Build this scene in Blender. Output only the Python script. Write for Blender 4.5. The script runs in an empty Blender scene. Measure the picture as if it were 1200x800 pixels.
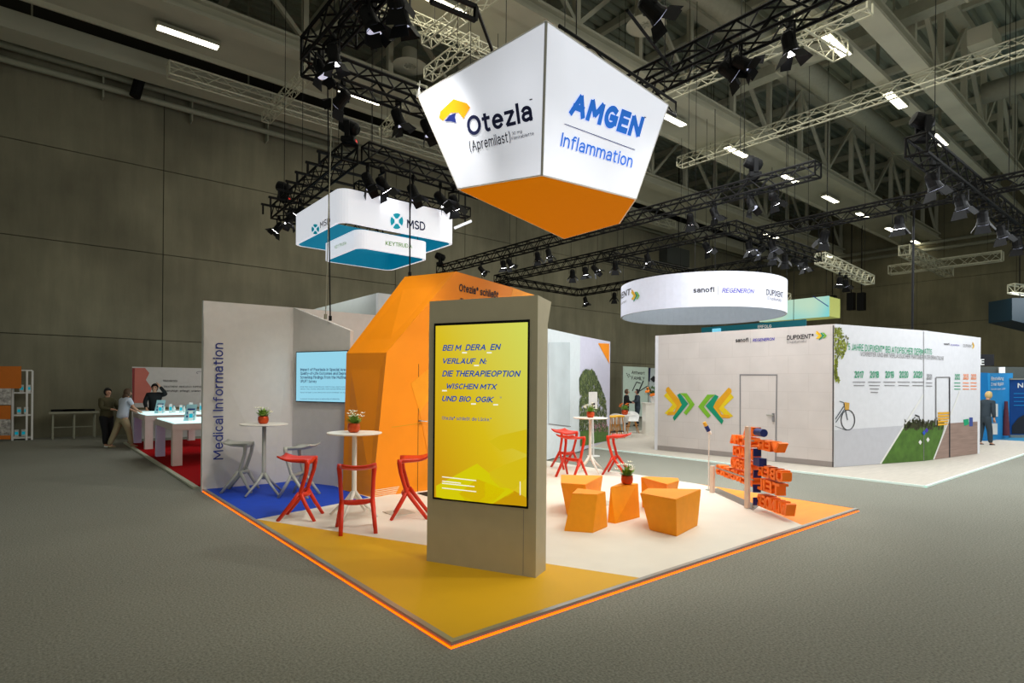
import bpy, bmesh, math, random
from math import sin, cos, pi, radians, hypot, atan2
from mathutils import Vector, Matrix
random.seed(7)
S = bpy.context.scene
COL = S.collection
# ---------------------------------------------------------------- camera, world, exposure
FPX, CXP, CYP, ROLL, EYE = 682.0, 600.0, 452.0, 0.0085, 1.76
YAW = radians(50.3)
FW = Vector((cos(YAW), sin(YAW), 0)); RT = Vector((sin(YAW), -cos(YAW), 0)); UP = Vector((0, 0, 1))
EYEP = Vector((0, 0, EYE))
cam = bpy.data.cameras.new('camera'); camo = bpy.data.objects.new('camera', cam); COL.objects.link(camo)
cam.sensor_fit = 'HORIZONTAL'; cam.sensor_width = 36; cam.lens = 36 * FPX / 1200
cam.shift_y = (CYP - 400) / 1200; cam.clip_start = 0.05; cam.clip_end = 300
cx = RT * cos(ROLL) + UP * sin(ROLL); cy = UP * cos(ROLL) - RT * sin(ROLL); cz = -FW
camo.matrix_world = Matrix(((cx.x, cy.x, cz.x, 0), (cx.y, cy.y, cz.y, 0), (cx.z, cy.z, cz.z, EYE), (0, 0, 0, 1)))
S.camera = camo
W = bpy.data.worlds.new('world'); S.world = W; W.use_nodes = True
W.node_tree.nodes['Background'].inputs[0].default_value = (0.83, 0.86, 0.74, 1)
W.node_tree.nodes['Background'].inputs[1].default_value = 0.44
S.view_settings.view_transform = 'Standard'; S.view_settings.look = 'None'
S.view_settings.exposure = 0.0; S.view_settings.gamma = 1.0; S.view_settings.use_curve_mapping = False

def light(kind, name, loc, aim, power, col=(1, 1, 1), size=0.1, angle=60, blend=0.6, parent=None):
    l = bpy.data.lights.new(name, kind); l.energy = power; l.color = col
    if kind == 'SPOT':
        l.spot_size = radians(angle); l.spot_blend = blend; l.shadow_soft_size = size
    elif kind == 'AREA':
        l.shape = 'RECTANGLE'; l.size = size[0]; l.size_y = size[1]
    else:
        l.shadow_soft_size = size
    o = bpy.data.objects.new(name, l); COL.objects.link(o)
    o.location = loc
    o.rotation_euler = (Vector(aim) - Vector(loc)).to_track_quat('-Z', 'Y').to_euler()
    if parent is not None:
        o.parent = parent; o.matrix_parent_inverse = parent.matrix_world.inverted()
    return o
WARM = (1, .965, .87); COOL = (.93, .97, 1)
# stand spots: they hang in the lamp ring over the stand (its near half lies above the picture)
for (x, y, ax, ay, p, an) in ((7.9, 3.0, 6.6, 6.0, 310, 75), (7.9, 5.2, 7.6, 7.5, 250, 70), (3.3, 2.9, 3.3, 6.6, 270, 70),
                              (5.6, 2.2, 5.6, 6.0, 280, 80), (3.3, 5.6, 4.9, 8.9, 420, 60), (4.6, 7.0, 3.0, 10.4, 210, 75), (7.4, 8.9, 8.6, 6.5, 190, 80)):
    light('SPOT', 'stand_spot', (x, y, 6.45), (ax, ay, .2), p, WARM, .12, an)
light('SPOT', 'hanging_sign_spot', (5.9, 9.0, 6.2), (5.6, 6.4, 4.4), 60, WARM, .1, 90)
light('AREA', 'far_booth_light', (17.5, 6.5, 6.0), (17.5, 6.5, 0), 340, COOL, (7, 7))
light('AREA', 'far_booth_light', (10.2, 6.0, 6.1), (14.0, 7.4, 1.2), 330, COOL, (2, 6))
light('AREA', 'far_booth_light', (17.5, -.8, 6.1), (18, 5, 1.4), 520, COOL, (7, 2))
light('AREA', 'middle_booth_light', (14.5, 15, 5.9), (14.5, 15, 0), 280, COOL, (8, 5))
light('AREA', 'side_booth_light', (6.2, 15.5, 4.5), (6.2, 15.5, 0), 120, COOL, (4, 4))
light('AREA', 'added_roof_fill', (6, -4, 11.5), (6, -4, 0), 500, (1, .98, .86), (22, 12))  # unseen area fill added under the roof, no real fixture
light('AREA', 'added_roof_fill', (20, 10, 11.6), (20, 10, 0), 1500, (1, .97, .82), (30, 14))  # second unseen fill, added to brighten the hall and its concrete wall
light('AREA', 'blue_booth_light', (30, 3.5, 5.5), (30, 4.5, 0), 500, COOL, (6, 4))

# ---------------------------------------------------------------- geometry of the view ray (used to measure positions off the plan)
def ray(x, y):
    dx = x - CXP; dy = CYP - y
    return RT * (dx * cos(ROLL) - dy * sin(ROLL)) + UP * (dx * sin(ROLL) + dy * cos(ROLL)) + FW * FPX
def pz(x, y, z=0.0):
    d = ray(x, y); return EYEP + d * ((z - EYE) / d.z)
def pp(x, y, O, N):
    d = ray(x, y); return EYEP + d * ((Vector(O) - EYEP).dot(N) / d.dot(N))
def pY(x, y, Y): return pp(x, y, (0, Y, 0), Vector((0, 1, 0)))
def pX(x, y, X): return pp(x, y, (X, 0, 0), Vector((1, 0, 0)))
def px_of(P):
    v = Vector(P) - EYEP; D = v.dot(FW); a = v.dot(RT) / D * FPX; b = v.z / D * FPX
    return CXP + a * cos(ROLL) + b * sin(ROLL)
def on_line(P0, P1, x):
    a, b = 0.0, 1.0
    P0 = Vector(P0); P1 = Vector(P1); fa = px_of(P0) - x
    if fa * (px_of(P1) - x) > 0: return P0.lerp(P1, .5)
    for _ in range(40):
        m = (a + b) / 2; f = px_of(P0.lerp(P1, m)) - x
        if f * fa > 0: a = m
        else: b = m
    return P0.lerp(P1, (a + b) / 2)

# ---------------------------------------------------------------- materials
def lin(c):
    return tuple(((v / 255) / 12.92 if v / 255 <= .04045 else ((v / 255 + .055) / 1.055) ** 2.4) for v in c)
MATS = {}
def mat(name, rgb, rough=.6, metal=0.0, emit=0.0, noise=0.0, nscale=8.0, bump=0.0, spec=.4, alpha=1.0, ecol=None, nscale3=None):
    if name in MATS: return MATS[name]
    m = bpy.data.materials.new(name); m.use_nodes = True; nt = m.node_tree
    b = nt.nodes['Principled BSDF']; c = lin(rgb) + (1,)
    b.inputs['Base Color'].default_value = c; b.inputs['Roughness'].default_value = rough
    b.inputs['Metallic'].default_value = metal; b.inputs['Specular IOR Level'].default_value = spec
    if alpha < 1: b.inputs['Alpha'].default_value = alpha
    if emit:
        b.inputs['Emission Color'].default_value = (lin(ecol) + (1,)) if ecol else c; b.inputs['Emission Strength'].default_value = emit
    tc = nt.nodes.new('ShaderNodeTexCoord')
    n = nt.nodes.new('ShaderNodeTexNoise'); n.inputs['Scale'].default_value = nscale; n.inputs['Detail'].default_value = 5
    vec = tc.outputs['Object']
    if nscale3:
        mp = nt.nodes.new('ShaderNodeMapping'); mp.inputs['Scale'].default_value = nscale3
        nt.links.new(vec, mp.inputs[0]); vec = mp.outputs[0]
    nt.links.new(vec, n.inputs['Vector'])
    a = noise if noise else .03
    r = nt.nodes.new('ShaderNodeMapRange'); r.inputs[1].default_value = .3; r.inputs[2].default_value = .7
    r.inputs[3].default_value = 1 - a; r.inputs[4].default_value = 1 + a
    nt.links.new(n.outputs[0], r.inputs[0])
    mx = nt.nodes.new('ShaderNodeMix'); mx.data_type = 'RGBA'; mx.blend_type = 'MULTIPLY'; mx.inputs[0].default_value = 1
    mx.inputs[6].default_value = c; nt.links.new(r.outputs[0], mx.inputs[7]); nt.links.new(mx.outputs[2], b.inputs['Base Color'])
    if bump:
        bp = nt.nodes.new('ShaderNodeBump'); bp.inputs['Strength'].default_value = bump; bp.inputs['Distance'].default_value = .02
        nt.links.new(n.outputs[0], bp.inputs['Height']); nt.links.new(bp.outputs[0], b.inputs['Normal'])
    MATS[name] = m; return m
def concrete(name, rgb):
    m = mat(name, rgb, .85, noise=.24, nscale=.4, bump=.15)
    nt = m.node_tree; b = nt.nodes['Principled BSDF']; base = b.inputs['Base Color'].links[0].from_node
    tc = nt.nodes.new('ShaderNodeTexCoord'); mp = nt.nodes.new('ShaderNodeMapping'); mp.inputs['Scale'].default_value = (1.6, 1.6, .22)
    n2 = nt.nodes.new('ShaderNodeTexNoise'); n2.inputs['Scale'].default_value = 1.4; n2.inputs['Detail'].default_value = 8; n2.inputs['Roughness'].default_value = .65
    r2 = nt.nodes.new('ShaderNodeMapRange'); r2.inputs[1].default_value = .3; r2.inputs[2].default_value = .75; r2.inputs[3].default_value = .82; r2.inputs[4].default_value = 1.12
    mx = nt.nodes.new('ShaderNodeMix'); mx.data_type = 'RGBA'; mx.blend_type = 'MULTIPLY'; mx.inputs[0].default_value = 1
    nt.links.new(tc.outputs['Object'], mp.inputs[0]); nt.links.new(mp.outputs[0], n2.inputs['Vector']); nt.links.new(n2.outputs[0], r2.inputs[0])
    nt.links.new(base.outputs[2], mx.inputs[6]); nt.links.new(r2.outputs[0], mx.inputs[7]); nt.links.new(mx.outputs[2], b.inputs['Base Color'])
    return m
def carpet(name, rgb, a=.28):
    m = mat(name, rgb, .95, noise=a, nscale=55, bump=.5, spec=.1)
    nt = m.node_tree; b = nt.nodes['Principled BSDF']; base = b.inputs['Base Color'].links[0].from_node
    tc = nt.nodes.new('ShaderNodeTexCoord'); n2 = nt.nodes.new('ShaderNodeTexNoise'); n2.inputs['Scale'].default_value = .25; n2.inputs['Detail'].default_value = 3
    r2 = nt.nodes.new('ShaderNodeMapRange'); r2.inputs[1].default_value = .3; r2.inputs[2].default_value = .7; r2.inputs[3].default_value = .93; r2.inputs[4].default_value = 1.07
    mx = nt.nodes.new('ShaderNodeMix'); mx.data_type = 'RGBA'; mx.blend_type = 'MULTIPLY'; mx.inputs[0].default_value = 1
    nt.links.new(tc.outputs['Object'], n2.inputs['Vector']); nt.links.new(n2.outputs[0], r2.inputs[0])
    nt.links.new(base.outputs[2], mx.inputs[6]); nt.links.new(r2.outputs[0], mx.inputs[7]); nt.links.new(mx.outputs[2], b.inputs['Base Color'])
    return m
def blocks(name, rgb, sc=1.0):
    m = mat(name, rgb, .7, noise=.05, nscale=2)
    nt = m.node_tree; b = nt.nodes['Principled BSDF']; base = b.inputs['Base Color'].links[0].from_node
    tc = nt.nodes.new('ShaderNodeTexCoord'); sp = nt.nodes.new('ShaderNodeSeparateXYZ'); cb = nt.nodes.new('ShaderNodeCombineXYZ')
    br = nt.nodes.new('ShaderNodeTexBrick'); br.inputs['Scale'].default_value = sc; br.inputs['Brick Width'].default_value = .9; br.inputs['Row Height'].default_value = .42
    br.inputs['Mortar Size'].default_value = .006; br.inputs['Color1'].default_value = (1, 1, 1, 1); br.inputs['Color2'].default_value = (.97, .97, .97, 1); br.inputs['Mortar'].default_value = (.9, .89, .885, 1)
    mx = nt.nodes.new('ShaderNodeMix'); mx.data_type = 'RGBA'; mx.blend_type = 'MULTIPLY'; mx.inputs[0].default_value = 1
    nt.links.new(tc.outputs['Object'], sp.inputs[0]); nt.links.new(sp.outputs[1], cb.inputs[0]); nt.links.new(sp.outputs[2], cb.inputs[1])
    nt.links.new(cb.outputs[0], br.inputs['Vector']); nt.links.new(base.outputs[2], mx.inputs[6]); nt.links.new(br.outputs[0], mx.inputs[7])
    nt.links.new(mx.outputs[2], b.inputs['Base Color'])
    return m
M_conc = concrete('concrete', (128, 124, 104)); M_concd = concrete('concrete_far', (128, 122, 96))
M_joint = mat('joint', (48, 46, 38), .9)
M_floor = carpet('grey_carpet', (139, 139, 129))
M_deck = mat('roof_deck', (150, 156, 138), .7, metal=.0, noise=.12, nscale=.6)
M_beam = mat('beam_paint', (184, 181, 160), .6, noise=.08, nscale=1.0)
M_soffit = mat('soffit', (180, 178, 158), .7, noise=.07, nscale=.8)
M_pipe = mat('grey_pipe', (150, 150, 132), .5, noise=.06)
M_black = mat('black_metal', (11, 11, 12), .55, spec=.15, noise=.1)
M_truss = mat('black_truss', (15, 15, 15), .55, spec=.12)
M_alu = mat('silver_truss', (200, 198, 176), .4, metal=.25)
M_white = mat('white_paint', (228, 227, 224), .55)
M_wall = mat('stand_white', (214, 209, 204), .6)
M_vinyl = mat('white_vinyl', (228, 223, 210), .5, noise=.03, nscale=3)
M_yel = mat('yellow_floor', (226, 172, 14), .55, noise=.04, nscale=1.2)
M_blue = mat('blue_floor', (8, 66, 190), .7, noise=.05)
M_orf = mat('orange_floor', (246, 150, 40), .6, noise=.06, nscale=1.5, nscale3=(1, 4, 1))
M_greyf = mat('grey_floor', (120, 114, 104), .4)
M_or = mat('orange_wall', (250, 146, 2), .5, noise=.04, nscale=2)
M_orp = mat('orange_print', (250, 158, 12), .5)
M_hock = mat('orange_upholstery', (252, 158, 8), .6, noise=.03, nscale=12, bump=.1)
M_kiosk = mat('kiosk_grey', (186, 176, 148), .55)
M_alum = mat('aluminium', (170, 168, 160), .35, metal=.6)
M_dark = mat('dark_gap', (20, 18, 16), .8)
M_ledo = mat('orange_led', (255, 110, 10), .5, emit=2.6, ecol=(255, 96, 0))
M_ledw = mat('white_led', (220, 240, 232), .5, emit=.22, ecol=(225, 238, 232))
M_red = mat('red_plastic', (212, 46, 10), .4, noise=.04)
M_silver = mat('grey_plastic', (176, 176, 168), .35, noise=.04)
M_tabw = mat('white_lacquer', (236, 232, 222), .3)
M_pot = mat('copper_pot', (196, 72, 26), .3, metal=.35)
M_leaf = mat('leaf', (134, 172, 74), .6, noise=.2)
M_leafd = mat('dark_leaf', (58, 92, 40), .6, noise=.25)
M_petal = mat('petal', (246, 244, 226), .6)
M_petalo = mat('orange_petal', (245, 130, 30), .6)
M_navy = mat('navy_print', (24, 44, 128), .6)
M_navyd = mat('dark_navy_print', (26, 34, 84), .6)
M_ink = mat('dark_print', (40, 38, 44), .6)
M_grey = mat('grey_print', (130, 128, 130), .6)
M_green = mat('green_print', (20, 156, 110), .6)
M_greenk = mat('lime_print', (120, 178, 40), .6)
M_chevY = mat('yellow_print', (226, 196, 20), .6)
M_chevO = mat('amber_print', (222, 160, 20), .6)
M_chevG = mat('teal_print', (0, 140, 104), .6)
M_purp = mat('violet_print', (72, 60, 170), .6)
M_teal = mat('teal_panel', (0, 124, 152), .5, emit=.42, ecol=(0, 122, 160))
M_tealp = mat('teal_print_bright', (0, 165, 190), .6, emit=.3)
M_red_c = carpet('red_carpet', (170, 8, 16), .15)
M_bluec = carpet('blue_carpet', (60, 130, 165), .15)
M_wood = mat('pale_wood', (196, 188, 176), .6, noise=.07, nscale=2, nscale3=(1, 9, 1))
M_woodl = mat('oak', (190, 130, 60), .5, noise=.1, nscale=6)
M_skin = mat('skin', (200, 150, 124), .6); M_hairb = mat('brown_hair', (84, 62, 44), .7); M_hairk = mat('black_hair', (22, 20, 20), .7); M_hairy = mat('blond_hair', (206, 176, 120), .7)
M_olive = mat('olive_cloth', (74, 68, 44), .85); M_blk = mat('black_cloth', (20, 20, 24), .85); M_lblue = mat('pale_blue_cloth', (200, 208, 224), .8); M_khaki = mat('khaki_cloth', (164, 150, 120), .85); M_slate = mat('slate_cloth', (50, 62, 72), .85)
M_screenb = mat('blue_screen', (10, 10, 12), .3, emit=.95, ecol=(150, 214, 236))
M_lampw = mat('lamp_white', (255, 250, 225), .5, emit=9, ecol=(255, 248, 220))
M_lens = mat('lens_glow', (255, 255, 250), .4, emit=14, ecol=(250, 250, 255))
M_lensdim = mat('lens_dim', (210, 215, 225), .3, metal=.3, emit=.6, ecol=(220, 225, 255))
M_glass = mat('frosted_glass', (176, 182, 176), .2, alpha=.75)
M_bluew = mat('blue_wall', (10, 120, 190), .6); M_bluel = mat('light_blue_wall', (24, 140, 205), .6); M_bluen = mat('deep_blue_banner', (6, 70, 140), .6, noise=.2, nscale=1.2)
M_lbox = mat('white_ring', (216, 218, 232), .6, emit=.16, ecol=(226, 230, 250))
M_msd = mat('white_glow_panel', (240, 242, 246), .6, emit=.55, ecol=(240, 244, 255))
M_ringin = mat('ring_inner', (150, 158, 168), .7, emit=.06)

# ---------------------------------------------------------------- mesh helpers
class MB:
    def __init__(s): s.v = []; s.f = []
    def poly(s, pts):
        n = len(s.v); s.v += [tuple(p) for p in pts]; s.f.append(list(range(n, n + len(pts)))); return s
    def prism(s, bot, top):
        n = len(s.v); k = len(bot); s.v += [tuple(p) for p in bot] + [tuple(p) for p in top]
        s.f.append([n + i for i in range(k)][::-1]); s.f.append([n + k + i for i in range(k)])
        for i in range(k): s.f.append([n + i, n + (i + 1) % k, n + k + (i + 1) % k, n + k + i])
        return s
    def ext(s, poly, d):
        d = Vector(d); return s.prism([Vector(p) for p in poly], [Vector(p) + d for p in poly])
    def box(s, x0, x1, y0, y1, z0, z1):
        return s.prism([(x0, y0, z0), (x1, y0, z0), (x1, y1, z0), (x0, y1, z0)], [(x0, y0, z1), (x1, y0, z1), (x1, y1, z1), (x0, y1, z1)])
    def beam(s, a, b, w, h=None, n=0, w2=None):
        a = Vector(a); b = Vector(b); h = h or w; d = (b - a).normalized()
        u = d.cross(UP); u = Vector((1, 0, 0)) if u.length < 1e-3 else u.normalized(); v = u.cross(d).normalized()
        k = (w2 or w) / w
        if n:
            c = [(cos(2 * pi * i / n), sin(2 * pi * i / n)) for i in range(n)]
        else:
            c = [(-1, -1), (1, -1), (1, 1), (-1, 1)]
        r = .5
        return s.prism([a + u * (p * w * r) + v * (q * h * r) for p, q in c], [b + u * (p * w * k * r) + v * (q * h * k * r) for p, q in c])
    def lathe(s, prof, n=20, c=(0, 0, 0), ax=None):
        c = Vector(c); base = len(s.v)
        R = Matrix.Identity(3) if ax is None else Vector(ax).to_track_quat('Z', 'Y').to_matrix()
        for r, z in prof:
            for i in range(n):
                s.v.append(tuple(c + R @ Vector((r * cos(2 * pi * i / n), r * sin(2 * pi * i / n), z))))
        for j in range(len(prof) - 1):
            for i in range(n):
                a = base + j * n + i; b = base + j * n + (i + 1) % n
                s.f.append([a, b, b + n, a + n])
        if prof[0][0] > 1e-4: s.f.append([base + i for i in range(n)][::-1])
        if prof[-1][0] > 1e-4: s.f.append([base + (len(prof) - 1) * n + i for i in range(n)])
        return s
    def tube(s, pts, r, n=8, rs=None):
        pts = [Vector(p) for p in pts]; base = len(s.v); k = len(pts); pu = None
        for j, p in enumerate(pts):
            d = (pts[min(j + 1, k - 1)] - pts[max(j - 1, 0)]).normalized()
            u = d.cross(UP) if pu is None else pu - d * pu.dot(d)
            if u.length < 1e-3: u = d.cross(Vector((1, 0, 0)))
            u.normalize(); pu = u; v = d.cross(u); rr = rs[j] if rs else r
            for i in range(n): s.v.append(tuple(p + u * (cos(2 * pi * i / n) * rr) + v * (sin(2 * pi * i / n) * rr)))
        for j in range(k - 1):
            for i in range(n):
                a = base + j * n + i; b = base + j * n + (i + 1) % n; s.f.append([a, b, b + n, a + n])
        s.f.append([base + i for i in range(n)][::-1]); s.f.append([base + (k - 1) * n + i for i in range(n)])
        return s
    def grid(s, fn, nu, nv, thick=0):
        base = len(s.v)
        for j in range(nv + 1):
            for i in range(nu + 1): s.v.append(tuple(fn(i / nu, j / nv)))
        for j in range(nv):
            for i in range(nu):
                a = base + j * (nu + 1) + i; s.f.append([a, a + 1, a + nu + 2, a + nu + 1])
        return s
    def mesh(s, name, m, smooth=False, bevel=0):
        me = bpy.data.meshes.new(name); me.from_pydata(s.v, [], s.f); me.validate(); me.update()
        bm = bmesh.new(); bm.from_mesh(me); bmesh.ops.recalc_face_normals(bm, faces=bm.faces)
        if bevel: bmesh.ops.bevel(bm, geom=bm.edges[:], offset=bevel, segments=2, affect='EDGES', clamp_overlap=True)
        bm.to_mesh(me); bm.free()
        if m: me.materials.append(m)
        if smooth: me.shade_smooth()
        return me
    def build(s, name, m, parent=None, smooth=False, bevel=0, **k):
        return link(name, s.mesh(name, m, smooth, bevel), parent, **k)
def link(name, me, parent=None, kind=None, label=None, mw=None):
    o = bpy.data.objects.new(name, me); COL.objects.link(o)
    if mw is not None: o.matrix_basis = mw
    if parent is not None:
        o.parent = parent; o.matrix_parent_inverse = ROOTINV[parent.name]
        ROOTINV[o.name] = Matrix.Identity(4) if mw is None else mw.inverted()
    else: ROOTINV[o.name] = Matrix.Identity(4)
    if kind: o['kind'] = kind
    if label: o['label'] = label
    return o
ROOTINV = {}
def thing(name, label, cat, loc=(0, 0, 0), group=None):
    o = bpy.data.objects.new(name, None); COL.objects.link(o); o.location = loc; o.empty_display_size = .1
    o['label'] = label; o['category'] = cat
    if group: o['group'] = group
    ROOTINV[o.name] = Matrix.Translation(-Vector(loc)); return o
def tag(o, label, cat, group=None):
    o['label'] = label; o['category'] = cat
    if group: o['group'] = group
    return o
KIDS = {}
def copy_tree(o, parent=None):
    c = o.copy(); COL.objects.link(c)
    if parent is not None: c.parent = parent
    for ch in [x for x in COL.objects if x.parent == o] if o.name not in KIDS else KIDS[o.name]: copy_tree(ch, c)
    return c
def reg(o):
    ch = [x for x in COL.objects if x.parent == o]; KIDS[o.name] = ch
    for x in ch: reg(x)
def place(proto, used, loc, rz=0, label=None, cat=None, group=None):
    if not used: used.append(1); o = proto
    else: o = copy_tree(proto)
    o.location = loc; o.rotation_euler = (0, 0, rz)
    if label: o['label'] = label
    if cat: o['category'] = cat
    if group: o['group'] = group
    return o
ORD = ['first', 'second', 'third', 'fourth', 'fifth', 'sixth', 'seventh', 'eighth', 'ninth', 'tenth', 'eleventh', 'twelfth', 'thirteenth', 'fourteenth', 'fifteenth', 'sixteenth']

class Plane:
    """a real flat surface: O a point on it, N its normal turned towards the hall"""
    def __init__(s, O, N):
        s.O = Vector(O); s.N = Vector(N).normalized()
        if (EYEP - s.O).dot(s.N) < 0: s.N = -s.N
    def at(s, x, y, off=.004): return pp(x, y, s.O + s.N * off, s.N)
def vplane(a, b):
    a = Vector(a); b = Vector(b); d = b - a; return Plane((a.x, a.y, 0), (-d.y, d.x, 0))
def decal(pl, pts, m, parent, name='print', off=.004, th=.002):
    P = [pl.at(x, y, off) for x, y in pts]
    return MB().ext(P, -pl.N * th).build(name, m, parent)
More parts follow.
